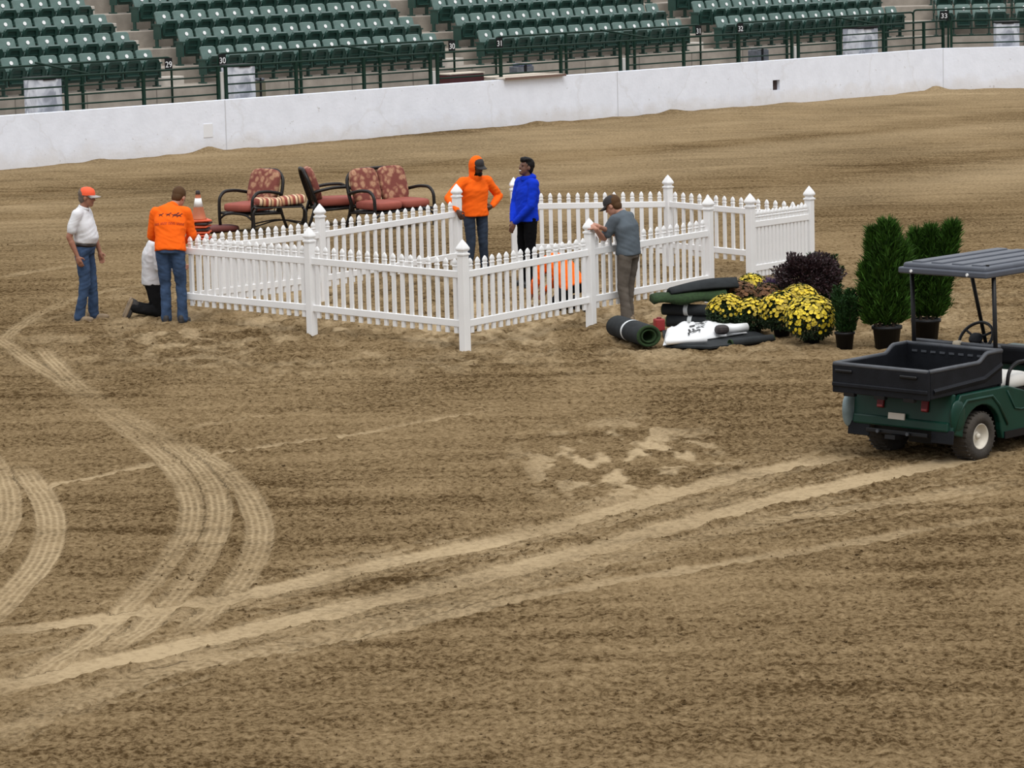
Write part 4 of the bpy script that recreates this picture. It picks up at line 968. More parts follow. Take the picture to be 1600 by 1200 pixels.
b0 = (np.arange(len(cx))*6)[:, None]; tri = np.array([[0, 1, 4], [1, 2, 4], [2, 3, 4], [3, 0, 4], [1, 0, 5], [2, 1, 5], [3, 2, 5], [0, 3, 5]])
me = bpy.data.meshes.new('dirt_clods'); me.from_pydata(Vc.reshape(-1, 3).tolist(), [], (b0[:, :, None]+tri[None]).reshape(-1, 3).tolist()); me.materials.append(M_dirt)
mobj('loose_clods', me, ground)['kind'] = 'stuff'

# ================================================================== UTILITY CART
M_green = mat('green_cart_body', (.0045, .036, .024), .35, var=.15, vscale=4, spec=.3)
M_tub = mat('black_bed_plastic', (.009, .010, .013), .55, spec=.15, var=.25, vscale=7, bump=.1, bscale=80)
M_tubtop = mat('worn_grey_bed_rim', (.055, .060, .070), .5, var=.2, vscale=9)
M_roof = mat('grey_roof_plastic', (.062, .070, .090), .42, var=.12, vscale=5)
M_tyre = mat('dusty_tyre_rubber', (.038, .031, .024), .85, var=.35, vscale=9, bump=.3, bscale=60)
M_rim = mat('cream_wheel_steel', (.58, .54, .46), .5, var=.1, vscale=8)
M_red = mat('red_lens', (.13, .003, .006), .3, spec=.3); M_vin = mat('white_seat_vinyl', (.74, .72, .68), .5); M_met = mat('black_steel', (.005, .005, .006), .45, spec=.3)
M_palefender = mat('pale_fender_plastic', (.20, .27, .29), .3, var=.25, vscale=6)
a = gp(1390, 697); b = gp(1520, 712); cc = (a+b)/2; rr = (b-a)/np.linalg.norm(b-a); ff = np.array([-rr[1], rr[0], 0])
cart = empty('utility_cart', (cc[0], cc[1], gh(cc[0], cc[1])-.012), math.atan2(-ff[0], ff[1]), 'green utility cart with black cargo bed and grey roof', 'utility cart')
# wheels
def wheel(x, y):
    s = 1 if x > 0 else -1; Mw = Matrix.Translation((x, y, .232)) @ Matrix.Rotation(s*PI/2, 4, 'Y')
    t = MB().lathe([(.125, -.10), (.19, -.108), (.222, -.092), (.232, -.06), (.234, 0), (.232, .06), (.222, .092), (.19, .108), (.128, .10), (.122, .06), (.122, -.06)], 36, Mw).build('tyre', M_tyre, cart, True)
    MB().lathe([(.10, -.09), (.126, -.09), (.128, .085), (.118, .098), (.108, .080), (.098, .030), (.060, .022), (.046, .045), (.040, .05), (.01, .05)], 30, Mw).build('wheel_rim', M_rim, t, True)
    MB().lathe([(.028, .05), (.026, .075), (.01, .08)], 14, Mw).build('hub_cap', M_rim, t, True)
    g = MB()
    for k in range(30):
        an = 2*PI*k/30
        for zz_ in (-.05, .05): g.box(-.006, .006, .222, .238, zz_-.042, zz_+.042, Mw @ Matrix.Rotation(an+(zz_ > 0)*.1, 4, 'Z'))
    g.build('tread_lugs', M_tyre, t)
for x, y in ((.49, 0), (-.49, 0), (.45, 1.72), (-.45, 1.72)): wheel(x, y)
MB().tube([(-.42, 0, .232), (.42, 0, .232)], .045, 10).build('rear_axle', M_met, cart, True); MB().box(-.14, .14, -.16, .16, .14, .34).build('differential', M_met, cart)
MB().box(-.36, .36, -.40, 2.1, .26, .36).build('chassis', M_met, cart)
# side body panels with wheel arches
def arch(yc, r0, z0, n_=10, rz=None):
    return [(yc-r0*math.cos(PI*k/n_), z0+(rz or r0)*math.sin(PI*k/n_)) for k in range(n_+1)]
for s in (-1, 1):
    prof = [(-.47, .31)]+arch(0.0, .30, .26, 12, .275)[0:]+[(.33, .17), (1.40, .17)]+arch(1.72, .29, .24, 10, .25)+[(2.16, .28), (2.22, .50), (2.05, .72), (1.62, .80), (1.45, .50), (1.38, .335), (.98, .335), (.86, .52), (.66, .60), (.42, .665), (-.32, .665), (-.40, .56)]
    x0, x1 = (.53, .60) if s > 0 else (-.60, -.53); k = len(prof)
    V = [(x0, y, z) for y, z in prof]+[(x1, y, z) for y, z in prof]
    o = MB().add(V, [tuple(range(k)), tuple(range(k, 2*k))[::-1]]+[(i, (i+1) % k, (i+1) % k+k, i+k) for i in range(k)]).build('body_side', M_green, cart); bevel(o, .012, 2)
    fl = MB(); P = [(-.44, .33), (-.36, .50), (-.24, .60), (.16, .60), (.27, .50), (.40, .30)]
    fl.tube([(s*.60, y, z) for y, z in P], .016, 8); fl.build('fender_flare', M_green, o, True)
    MB().tube([(s*.602, .40, .62), (s*.602, .52, .44), (s*.602, .62, .42), (s*.602, .98, .44)], .010, 6).build('side_crease', M_green, o, True)
    MB().box(s*.60-.02, s*.60+.012, .35, 1.40, .165, .235).build('rocker_trim', M_met, o)
# rear fascia, lights, plate, bumper
Mf = Matrix.Translation((0, -.44, .34)) @ Matrix.Rotation(math.radians(-8), 4, 'X')
o = MB().box(-.575, .575, -.02, .03, 0, .34, Mf).build('rear_fascia', M_green, cart); bevel(o, .015, 2)
o2 = MB().box(-.56, .56, -.045, -.01, -.02, .075, Mf).build('lower_valance', M_green, cart); bevel(o2, .02, 2)
for x in (-.25, .27):
    l_ = MB().box(x-.04, x+.04, -.045, -.015, .15, .30, Mf).build('tail_light', M_red, cart); bevel(l_, .01, 2)
    MB().box(x-.03, x+.03, -.047, -.044, .16, .18, Mf).build('reflector', mat('pale_red_reflector', (.35, .02, .02), .2), l_)
MB().box(-.13, .06, -.06, -.045, .055, .115, Mf).build('licence_plate', mat('silver_plate', (.6, .56, .5), .4), cart)
bm_ = MB().box(-.36, .36, -.09, -.05, -.09, -.045, Mf).build('bumper_bar', M_met, cart); bevel(bm_, .01, 2)
MB().box(-.06, .06, -.18, -.02, -.13, -.09, Mf).build('tow_hitch', M_met, cart)
for x in (-.2, .15): MB().lathe([(.018, 0), (.018, .02)], 10, Mf @ Matrix.Translation((x, -.10, -.07)) @ Matrix.Rotation(PI/2, 4, 'X')).build('bolt', M_tubtop, bm_)
for s in (-1, 1):
    o = MB().box(s*.49-.13, s*.49+.13, -.03, -.015, -.13, .0, Mf).build('mud_flap', M_tub, cart); bevel(o, .006, 1)
# left fender tip, paler blue-grey than the right one
o = MB().ell((-.625, -.38, .44), .06, .15, .18, .8, 18, 12).build('fender_bulge', M_palefender, cart, True)
o = MB().ell((.585, -.36, .47), .03, .11, .15, .8, 18, 12).build('fender_bulge', M_green, cart, True)
# cargo bed
ZB, ZR, ZF = .665, .925, 1.0
bed = MB().box(-.535, .535, -.74, .36, ZB, ZB+.05).build('bed_floor', M_tub, cart)
def side_prof(z0):
    P = [(-.745, z0), (.38, z0+.02), (.38, ZF)]
    for k in range(7):
        t = k/6; P.append((.16-.16*t, ZF-(ZF-ZR)*(3*t*t-2*t**3)))
    return P+[(-.745, ZR)]
for s in (-1, 1):
    P = side_prof(ZB); k = len(P); x0, x1 = (s*.528, s*.563)
    V = [(x0, y, z) for y, z in P]+[(x1, y, z) for y, z in P]
    o = MB().add(V, [tuple(range(k)), tuple(range(k, 2*k))[::-1]]+[(i, (i+1) % k, (i+1) % k+k, i+k) for i in range(k)]).build('bed_side', M_tub, cart); bevel(o, .008, 2)
    rim = [(s*.55, y, z) for y, z in P[2:]]; MB().tube(rim, .022, 8).build('bed_rim', M_tubtop, o, True)
    q = MB(); 
    q.add([(s*.56, -.70, ZB+.10), (s*.56, .08, ZB+.13), (s*.56, .36, ZB+.23), (s*.58, .37, ZB+.20), (s*.58, .09, ZB+.10), (s*.58, -.70, ZB+.07), (s*.562, -.70, ZB+.03), (s*.562, .1, ZB+.055), (s*.562, .37, ZB+.16)], [(0, 1, 4, 5), (1, 2, 3, 4), (5, 4, 7, 6), (4, 3, 8, 7)])
    q.build('moulded_band', M_tub, o)
o = MB().box(-.55, .55, .345, .38, ZB, ZF-.01).build('bed_front', M_tub, cart); bevel(o, .008, 2)
MB().tube([(-.55, .362, ZF), (.55, .362, ZF)], .022, 8).build('bed_rim', M_tubtop, o, True)
slm = MB().box(-.03, .03, .336, .347, ZF-.075, ZF-.055).mesh('bed_slot', M_tubtop)
for k in range(9): mobj('bed_slot', slm, o, (-.44+.11*k, 0, 0))
o = MB().box(-.562, .562, -.78, -.745, ZB-.01, ZR).build('tailgate', M_tub, cart); bevel(o, .008, 2)
MB().tube([(-.552, -.762, ZR), (.552, -.762, ZR)], .022, 8).build('bed_rim', M_tubtop, o, True)
for x in (-.42, .34): q = MB().box(x-.10, x+.10, -.80, -.775, ZR-.075, ZR-.045).build('latch_handle', M_met, o); bevel(q, .008, 1)
q = MB().box(-.56, .56, -.795, -.775, ZB+.05, ZB+.09).build('moulded_band', M_tub, o); bevel(q, .008, 1)
for x in (-.36, .0, .34): MB().box(x-.06, x+.06, -.79, -.74, ZB-.035, ZB+.0).build('hinge', M_met, o)
# seat, back, wheel, dash
o = MB().box(-.52, .52, .42, .90, .34, .60).build('seat_base', M_met, cart)
for s in (-1, 1):
    o = MB().ell((s*.265, .68, .67), .255, .26, .075, .4, 24, 10).build('seat_cushion', M_vin, cart, True)
    o = MB().box(s*.27-.235, s*.27+.235, .41, .47, .80, 1.02).build('seat_back', M_tub, cart); bevel(o, .03, 3)
    MB().tube([(s*.27-.22, .44, 1.02), (s*.27+.22, .44, 1.02)], .022, 8).build('back_piping', M_tubtop, o, True)
    MB().tube(arc_pts([(s*.55, .46, .60), (s*.55, .50, .80), (s*.55, .62, .86), (s*.55, .86, .86), (s*.55, .92, .60)], .08, 4), .018, 8).build('arm_rail', M_met, cart, True)
o = MB().box(-.04, .04, .395, .48, .95, 1.05).build('cloth_rag', mat('tan_rag', (.42, .36, .27), .9), cart); bevel(o, .02, 2)
o = MB().box(-.56, .56, 1.45, 2.1, .55, .82).build('front_cowl', M_green, cart); bevel(o, .08, 3)
o = MB().box(-.54, .54, 1.40, 1.58, .70, .88).build('dashboard', M_tub, cart); bevel(o, .04, 3)
Ms = Matrix.Translation((-.27, 1.10, .98)) @ Matrix.Rotation(math.radians(52), 4, 'X')
ring = [Ms @ Vector((.185*math.cos(2*PI*k/28), .185*math.sin(2*PI*k/28), 0)) for k in range(29)]
sw = MB().tube(ring, .016, 8, cap=False).build('steering_wheel', M_met, cart, True)
sp_ = MB(); 
for an in (.5, PI-.5, -PI/2): sp_.tube([Ms @ Vector((0, 0, -.01)), Ms @ Vector((.18*math.cos(an), .18*math.sin(an), 0))], .013, 6)
sp_.ell(Ms @ Vector((0, 0, 0)), .075, .06, .03, .7, 14, 8, Ms.to_3x3().to_4x4()); sp_.build('spokes', M_tub, sw, True)
MB().tube([Ms @ Vector((0, 0, 0)), (-.27, 1.48, .72)], .025, 8).build('steering_column', M_met, cart, True)
MB().box(-.50, .50, .96, 1.45, .30, .335).build('floor_mat', M_met, cart)
# roof and struts
rf = MB(); rf.box(-.49, .49, .22, 1.72, 1.72, 1.80); o = rf.build('roof', M_roof, cart); bevel(o, .03, 3)
o2 = MB().box(-.52, .52, .19, 1.75, 1.695, 1.755).build('roof_lip', M_roof, o); bevel(o2, .014, 2)
for x in (-.35, -.12, .12, .35): q = MB().box(x-.065, x+.065, .27, 1.66, 1.79, 1.815).build('roof_rib', M_roof, o); bevel(q, .012, 2)
for x in (-.36, .30): MB().lathe([(.016, 0), (.014, .012)], 10, Matrix.Translation((x, .192, 1.722)) @ Matrix.Rotation(PI/2, 4, 'X')).build('roof_bolt', M_white, o)
MB().tube([(.44, .32, 1.80), (.44, .32, 1.815)], .018, 8).build('roof_bolt', M_met, o)
for s in (-1, 1):
    MB().tube([(s*.48, .40, .60), (s*.48, .36, 1.72)], .022, 8).build('rear_strut', M_met, cart, True)
    MB().tube([(s*.47, 1.56, .80), (s*.47, 1.26, 1.72)], .020, 8).build('front_strut', M_met, cart, True)

# ================================================================== PEOPLE
def fuse(b, name, matl, voxel=.012, it=6, wrinkle=0.0, wscale=14, seed=0):
    me = b.mesh('tmp'); o = bpy.data.objects.new('tmp', me); COL.objects.link(o)
    m = o.modifiers.new('r', 'REMESH'); m.mode = 'VOXEL'; m.voxel_size = voxel
    s = o.modifiers.new('s', 'SMOOTH'); s.factor = .5; s.iterations = it
    bpy.context.view_layer.update()
    nm = bpy.data.meshes.new_from_object(o.evaluated_get(bpy.context.evaluated_depsgraph_get()))
    bpy.data.objects.remove(o); nm.name = name
    n_ = len(nm.vertices); co = np.empty(n_*3, np.float32); nm.vertices.foreach_get('co', co); co = co.reshape(-1, 3).astype(float)
    if wrinkle:
        nn = np.empty(n_*3, np.float32); nm.vertices.foreach_get('normal', nn); nn = nn.reshape(-1, 3)
        x, y, z = co.T
        f1 = fbm((x+y*.7)*wscale*.55+3.1*seed, (z*1.25+x*.5-y*.3)*wscale, 100+seed, 2)
        f2 = fbm((y-x*.4)*wscale*.6+1.7, (z+.6*y)*wscale*.8+seed, 140+seed, 2)
        dd = (1-np.abs(2*f1-1)-.6)*.8+(f2-.5)*.7
        co = co+nn*(dd*wrinkle)[:, None]
        nm.vertices.foreach_set('co', co.astype(np.float32).ravel())
    nm.polygons.foreach_set('use_smooth', np.ones(len(nm.polygons), dtype=bool))
    nm.materials.clear(); nm.materials.append(matl); nm.update()
    return nm
def V3(p): return Vector([float(q) for q in p])
def hand(b, w, d, pn, side, curl=.5, k=1.0):
    # w wrist, d hand direction, pn palm normal (fingers curl towards it), side +1 if thumb lies towards d x pn
    w = V3(w); d = V3(d).normalized(); pn = V3(pn); pn = (pn-d*pn.dot(d)).normalized(); t = d.cross(pn)*side
    b.chain([w, w+d*.03*k, w+d*.075*k+t*.012], [.026, .030, .026], 10); b.chain([w+d*.03*k-t*.012, w+d*.085*k-t*.020], [.026, .022], 10)
    for i, (o_, L_) in enumerate(((.031, .066), (.010, .074), (-.011, .069), (-.031, .054))):
        p = w+d*.088*k+t*o_; dd = d.copy(); pts = [p]
        for j in range(3):
            a_ = curl*(.6+.5*j); dd = (dd*math.cos(a_*.7)+pn*math.sin(a_*.7)).normalized(); pts.append(pts[-1]+dd*L_*(.45, .32, .25)[j]*k)
        b.chain(pts, [.0105, .010, .009, .0075], 8)
    p = w+d*.03*k+t*.030; q = p+(d*.55+t*.75+pn*.25).normalized()*.035; r_ = q+(d*.8+t*.25+pn*.45).normalized()*.032; b.chain([p, q, r_], [.014, .012, .009], 8)
STD = dict(pel=(0, 0, .95), wa=(0, .0, 1.10), ch=(0, .01, 1.29), sh=(0, -.01, 1.43), nk=(0, .0, 1.49), hd=(0, .035, 1.635), hf=(0, 1, 0), hu=(0, 0, 1),
 sR=(.185, -.01, 1.415), eR=(.235, -.03, 1.13), wR=(.225, .06, .88), sL=(-.185, -.01, 1.415), eL=(-.235, -.03, 1.13), wL=(-.225, .06, .88),
 hR=(.09, 0, .92), kR=(.10, .02, .50), aR=(.105, -.02, .085), tR=(.12, .15, .03), hL=(-.09, 0, .92), kL=(-.10, .02, .50), aL=(-.105, -.02, .085), tL=(-.12, .15, .03),
 dR=None, pR=(-1, 0, 0), dL=None, pL=(1, 0, 0), cR=.45, cL=.45)
SKIN = {}
def person(label, loc, face, pose, outfit, H=1.76):
    J = dict(STD); J.update(pose); k = H/1.76
    for q in ('pel', 'wa', 'ch', 'sh', 'nk', 'hd', 'sR', 'eR', 'wR', 'sL', 'eL', 'wL', 'hR', 'kR', 'aR', 'tR', 'hL', 'kL', 'aL', 'tL'): J[q] = V3(J[q])*k
    O_ = outfit; skin = O_['skin']; rz = math.atan2(-face[0], face[1])
    HR = (J['hR']-J['hL']).normalized(); SR = (J['sR']-J['sL']).normalized()
    girth = O_.get('girth', 1.0); belly = O_.get('belly', 0.0)
    def ringset(sc, hem):
        P = [J['pel'], J['wa'], J['ch'], J['sh'], J['nk']]; dims = [(.168, .120), (.155*girth, .112*girth+belly*.5), (.178*girth, .122*girth), (.150, .088), (.060, .062)]
        out = []
        pts = [J['pel']+(J['pel']-J['wa']).normalized()*hem] + P; dm = [dims[0]] + dims; rts = [HR, HR, (HR*.65+SR*.35).normalized(), (HR*.2+SR*.8).normalized(), SR, SR]
        for i, p in enumerate(pts):
            t = (pts[min(i+1, 5)]-pts[max(i-1, 0)]).normalized(); r_ = (rts[i]-t*rts[i].dot(t)).normalized(); f_ = t.cross(r_)
            off = f_*(belly*.5 if i == 2 else (belly*.3 if i in (0, 1) else 0))
            out.append((p+off, r_*dm[i][0]*sc*k, f_*dm[i][1]*sc*k, .85))
        return out
    # -------- body: one continuous skin surface
    hf = V3(J['hf']).normalized(); hu = V3(J['hu']); hu = (hu-hf*hu.dot(hf)).normalized(); hr = hf.cross(hu)
    HM = Matrix((hr, hf, hu)).transposed().to_4x4(); HM.translation = J['hd']
    R3 = HM.to_3x3().to_4x4()
    b = MB(); b.loft(ringset(.86, .02), 18)
    for s in 'RL':
        b.chain([J['s'+s], J['e'+s], J['w'+s]], [.050*k, .040*k, .027*k], 12)
        b.chain([(J['e'+s]*.72+J['w'+s]*.28), J['w'+s]], [.042*k, .026*k], 12)
        b.chain([J['h'+s], J['k'+s], J['a'+s]], [.078*k, .052*k, .036*k], 12)
        b.cap(J['k'+s]*.7+J['a'+s]*.3, .052*k, J['a'+s], .036*k)
        b.cap(J['a'+s]-(V3((0, 0, .0)) if O_.get('kneel') else V3((0, 0, .04))), .033, J['a'+s]*(.7 if O_.get('kneel') else .35)+J['t'+s]*(.3 if O_.get('kneel') else .65), .026)
        d = V3(J['d'+s]) if J['d'+s] else (J['w'+s]-J['e'+s]).normalized()*.8+V3((0, 0, -.2))
        # thumb direction t = d x palm ; pick the side closest to the wanted thumb vector
        pn = V3(J['p'+s]); th = V3(O_.get('thumb'+s, (0, 1, .2))); t0 = d.normalized().cross(pn); side = 1 if t0.dot(th) > 0 else -1
        hand(b, J['w'+s], d, pn, side, J['c'+s], k)
    b.chain([J['sh'], J['nk'], HM @ V3((0, -.02, -.06))], [.075*k, .058*k, .055*k])
    b.ell(HM @ V3((0, -.014, .028)), .077, .097, .098, 1, 20, 14, R3); b.ell(HM @ V3((0, .026, -.036)), .062, .066, .084, 1, 18, 12, R3); b.ell(HM @ V3((0, .050, -.088)), .042, .038, .032, 1, 14, 10, R3)
    b.cap(HM @ V3((0, .085, .012)), .010, HM @ V3((0, .104, -.026)), .014); b.ell(HM @ V3((0, .078, .026)), .048, .014, .012, 1, 12, 8, R3)
    for s in (-1, 1): b.ell(HM @ V3((s*.079, -.004, -.012)), .010, .022, .032, 1, 10, 8, R3)
    body_me = fuse(b, 'person', skin, .0085, 3)
    root = mobj('person', body_me, None, (loc[0], loc[1], gh(loc[0], loc[1])-.012), (0, 0, rz)); tag(root, label, 'person')
    # -------- face details
    M_eye = SKIN.setdefault('eye', mat('dark_eye', (.01, .008, .007), .3)); M_lip = SKIN.setdefault('lip', mat('lips', (.25, .07, .06), .5))
    for s in (-1, 1): MB().ell(HM @ V3((s*.030, .082, .004)), .012, .010, .006, 1, 10, 6, R3).build('eye', M_eye, root, True)
    if O_.get('smile'): MB().ell(HM @ V3((0, .086, -.062)), .026, .010, .008, 1, 12, 6, R3).build('teeth', M_white, root, True)
    MB().ell(HM @ V3((0, .084, -.064)), .026, .009, .006, 1, 12, 6, R3).build('mouth', M_lip, root, True)
    if O_.get('beard'): fuse(MB().ell(HM @ V3((0, .045, -.085)), .056, .056, .050, 1, 16, 10, R3).ell(HM @ V3((0, .02, -.06)), .067, .055, .05, 1, 14, 8, R3), 'b', O_['beard'], .008, 2) and mobj('beard', fuse(MB().ell(HM @ V3((0, .045, -.085)), .054, .058, .048, 1, 16, 10, R3).ell(HM @ V3((0, .018, -.055)), .068, .050, .05, 1, 14, 8, R3), 'beard', O_['beard'], .008, 2), root)
    if O_.get('hair'):
        hb = MB().ell(HM @ V3((0, -.030, .040)), .086, .098, .098, 1, 20, 14, R3).ell(HM @ V3((0, -.055, -.02)), .074, .062, .075, 1, 16, 10, R3)
        if O_.get('hairtop'): hb.ell(HM @ V3((0, .012, .098)), .078, .092, .045, 1, 16, 10, R3); hb.ell(HM @ V3((0, .07, .085)), .060, .035, .030, 1, 12, 8, R3)
        mobj('hair', fuse(hb, 'hair', O_['hair'], .009, 2, .012 if O_.get('hairtop') else .004, 40, 3), root)
    if O_.get('cap'):
        c1, c2 = O_['cap']; cb_ = MB(); V = []; n_ = 22; pr = [(.03, 1.0), (.06, 1.0), (.09, .93), (.115, .75), (.132, .45), (.138, .05)]
        for z, s_ in pr:
            for j in range(n_): an = 2*PI*j/n_; V.append(HM @ V3((.089*s_*math.cos(an), -.008+.110*s_*math.sin(an), z)))
        Fs = [(i*n_+j, i*n_+(j+1) % n_, (i+1)*n_+(j+1) % n_, (i+1)*n_+j) for i in range(len(pr)-1) for j in range(n_)]+[tuple((len(pr)-1)*n_+j for j in range(n_))]
        crown = cb_.add(V, Fs).build('cap_crown', c1, root, True)
        V = []; m_ = 12
        for j in range(m_+1):
            an = PI*j/m_; x = math.cos(an); y = math.sin(an)
            V += [HM @ V3((.086*x, .030+.065*y, .040-.004*x*x)), HM @ V3((.078*x, .060+.125*y, .030-.022*x*x)), HM @ V3((.078*x, .060+.125*y, .024-.022*x*x)), HM @ V3((.086*x, .030+.065*y, .034-.004*x*x))]
        Fs = [(j*4+q, j*4+(q+1) % 4, j*4+4+(q+1) % 4, j*4+4+q) for j in range(m_) for q in range(4)]+[(0, 1, 2, 3), tuple(m_*4+q for q in (3, 2, 1, 0))]
        MB().add(V, Fs).build('cap_brim', c2, crown, True)
        if O_.get('capfront'):
            MB().ell(HM @ V3((0, .062, .075)), .066, .042, .046, 1, 16, 10, R3).build('cap_front_panel', O_['capfront'], crown, True)
    # -------- trousers
    pants = O_['pants']; b = MB(); rg = ringset(1.03, .07)
    b.loft([(rg[0][0], rg[0][1]*.95, rg[0][2]*.98, .85), (rg[1][0], rg[1][1], rg[1][2], .85), (rg[1][0]*.55+rg[2][0]*.45, rg[1][1]*.96, rg[1][2]*.98, .85)], 20)
    fl = O_.get('flare', .062)
    for s in 'RL':
        top = J['h'+s]+(J['h'+s]-J['pel'])*.05; kn = J['k'+s]; an = J['a'+s]; shin = (an-kn).normalized()
        b.chain([top, top*.5+kn*.5, kn], [.098*k, .086*k, .072*k]); b.chain([kn, kn*.5+an*.5, an+shin*.012], [.072*k, .066*k, fl*k])
    pm = mobj('trousers', fuse(b, 'trousers', pants, .012, 5, O_.get('pwr', .011), 15, O_.get('seed', 1)), root)
    if O_.get('belt'):
        c = rg[1][0]*.60+rg[2][0]*.40; tt = (rg[2][0]-rg[1][0]).normalized()
        MB().loft([(c-tt*.018, rg[1][1]*1.0, rg[1][2]*1.04, .85), (c+tt*.018, rg[1][1]*1.0, rg[1][2]*1.04, .85)], 28).build('belt', O_['belt'], root, True)
    # -------- shirt
    b = MB(); hem = O_.get('hem', .06); rg = ringset(1.08*O_.get('loose', 1.0), hem)
    if O_.get('tucked'): rg = rg[1:]; rg[0] = (rg[0][0]*.45+rg[1][0]*.55, rg[0][1]*1.0, rg[0][2]*1.02, .85)
    b.loft(rg, 24)
    cl = O_.get('loose', 1.0)
    for s in 'RL':
        sh_, el, wr = J['s'+s], J['e'+s], J['w'+s]
        b.cap(J['sh']*.45+sh_*.55, .072*k, sh_, .072*k*cl)
        if O_['sleeve'] == 'long': b.chain([sh_, sh_*.5+el*.5, el, el*.5+wr*.5, el*.06+wr*.94], [.072*k*cl, .064*k*cl, .056*k*cl, .050*k*cl, .040*k])
        else: b.chain([sh_, sh_*.32+el*.68], [.072*k*cl, .068*k*cl])
    sm = mobj('shirt', fuse(b, 'shirt', O_['shirt'], .011, 5, O_.get('swr', .010), 13, O_.get('seed', 1)+3), root)
    if O_.get('collar'):
        c = J['nk']; tt = (J['hd']-J['nk']).normalized(); r_ = (SR-tt*SR.dot(tt)).normalized(); f_ = tt.cross(r_)
        MB().loft([(c-tt*.015, r_*.078, f_*.080, 1), (c+tt*.022, r_*.066, f_*.068, 1), (c+tt*.022, r_*.060, f_*.062, 1), (c-tt*.015, r_*.070, f_*.072, 1)], 20).build('collar', O_['shirt'], root, True)
    if O_.get('hooddown'):
        c = J['nk']-V3(J['hf'])*.0; tt = (J['hd']-J['nk']).normalized(); r_ = (SR-tt*SR.dot(tt)).normalized(); f_ = tt.cross(r_)
        hb = MB().ell(c-f_*.07+tt*.0, .11, .05, .055, .9, 18, 10); hb.loft([(c-tt*.03, r_*.095, f_*.095, 1), (c+tt*.03, r_*.080, f_*.082, 1)], 18)
        mobj('hood', fuse(hb, 'hood', O_['shirt'], .011, 4, .008, 18, 2), root)
    if O_.get('hoodup'):
        hb = MB().ell(HM @ V3((0, -.028, .018)), .108, .112, .140, 1, 22, 14, R3).ell(HM @ V3((0, -.015, -.095)), .088, .095, .085, 1, 18, 10, R3)
        hb.chain([HM @ V3((0, -.04, -.06)), J['nk'], J['sh']], [.095, .095, .10])
        hm_ = fuse(hb, 'hood', O_['shirt'], .010, 4, .007, 16, 5)
        # open the face: drop everything of the hood in front of the face
        bm = bmesh.new(); bm.from_mesh(hm_); inv = HM.inverted()
        dl = [f for f in bm.faces if (lambda q: q.y > .045 and -.10 < q.z < .125 and abs(q.x) < .095)(inv @ f.calc_center_median())]
        bmesh.ops.delete(bm, geom=dl, context='FACES'); bm.to_mesh(hm_); bm.free(); mobj('hood', hm_, root)
    # -------- shoes
    for s in 'RL':
        an, to = J['a'+s], J['t'+s]; d = (to-an); d = V3((d.x, d.y, d.z)); fw_ = d.normalized()
        upv = V3(O_['shoeup'+s]) if O_.get('shoeup'+s) else V3((0, 0, 1)); upv = (upv-fw_*upv.dot(fw_)).normalized(); rt_ = fw_.cross(upv)
        if not O_.get('kneel'): fw_ = V3((d.x, d.y, 0)).normalized(); upv = V3((0, 0, 1)); rt_ = fw_.cross(upv); base = V3((an.x, an.y, 0))
        else: base = an-upv*.075
        SM = Matrix((rt_, fw_, upv)).transposed().to_4x4(); SM.translation = base; S3 = SM.to_3x3().to_4x4()
        sb = MB().ell(SM @ V3((0, .055, .040)), .048, .150, .042, .75, 20, 10, S3).ell(SM @ V3((0, -.025, .070)), .045, .068, .065, .9, 16, 10, S3)
        so = mobj('shoe', fuse(sb, 'shoe', O_['shoe'], .009, 3), root)
        MB().ell(SM @ V3((0, .052, .014)), .052, .155, .016, .6, 20, 6, S3).build('sole', O_.get('sole', M_black), so, True)
    return root, sm, HM
def cloth(name, col, **kw): return mat(name, col, .92, spec=.12, bump=.12, bscale=90, **kw)
S_lt = mat('skin_light', (.42, .21, .145), .55, spec=.35); S_tan = mat('skin_tanned', (.30, .135, .085), .55, spec=.35); S_dk = mat('skin_dark', (.075, .034, .022), .5, spec=.4); S_br = mat('skin_brown', (.13, .058, .036), .5, spec=.4)
C_white = cloth('white_cotton', (.66, .66, .68)); C_orange = cloth('safety_orange_cotton', (.92, .135, .010)); C_blue = cloth('royal_blue_fleece', (.006, .035, .50)); C_grey = cloth('slate_grey_tee', (.095, .115, .135), var=.15, vscale=6)
C_jean = cloth('blue_denim', (.040, .068, .128), var=.35, vscale=7); C_jeand = cloth('dark_denim', (.030, .042, .065), var=.3, vscale=7); C_black = mat('black_cotton', (.004, .004, .005), .95, spec=.1); C_cargo = cloth('grey_brown_cargo', (.115, .098, .082), var=.2, vscale=7); C_char = mat('charcoal_work_trousers', (.012, .012, .013), .95, spec=.1, var=.3, vscale=8)
SH_tan = mat('dusty_tan_boot', (.22, .16, .10), .8, var=.25, vscale=12); SH_dk = mat('dark_boot', (.03, .026, .024), .7, var=.3, vscale=12); SH_blk = mat('black_shoe', (.008, .008, .008), .5)
H_brown = mat('brown_hair', (.075, .038, .016), .7, spec=.15); H_black = mat('black_hair', (.004, .003, .003), .6, spec=.2); H_grey = mat('grey_brown_hair', (.12, .09, .07), .7)
CapO = mat('orange_cap', (.85, .10, .03), .7); CapG = mat('grey_cap_brim', (.35, .33, .32), .8); CapK = mat('dark_cap', (.022, .018, .018), .8); M_beltb = mat('brown_belt', (.02, .012, .01), .5); M_graybeard = mat('grey_beard', (.18, .13, .11), .8)

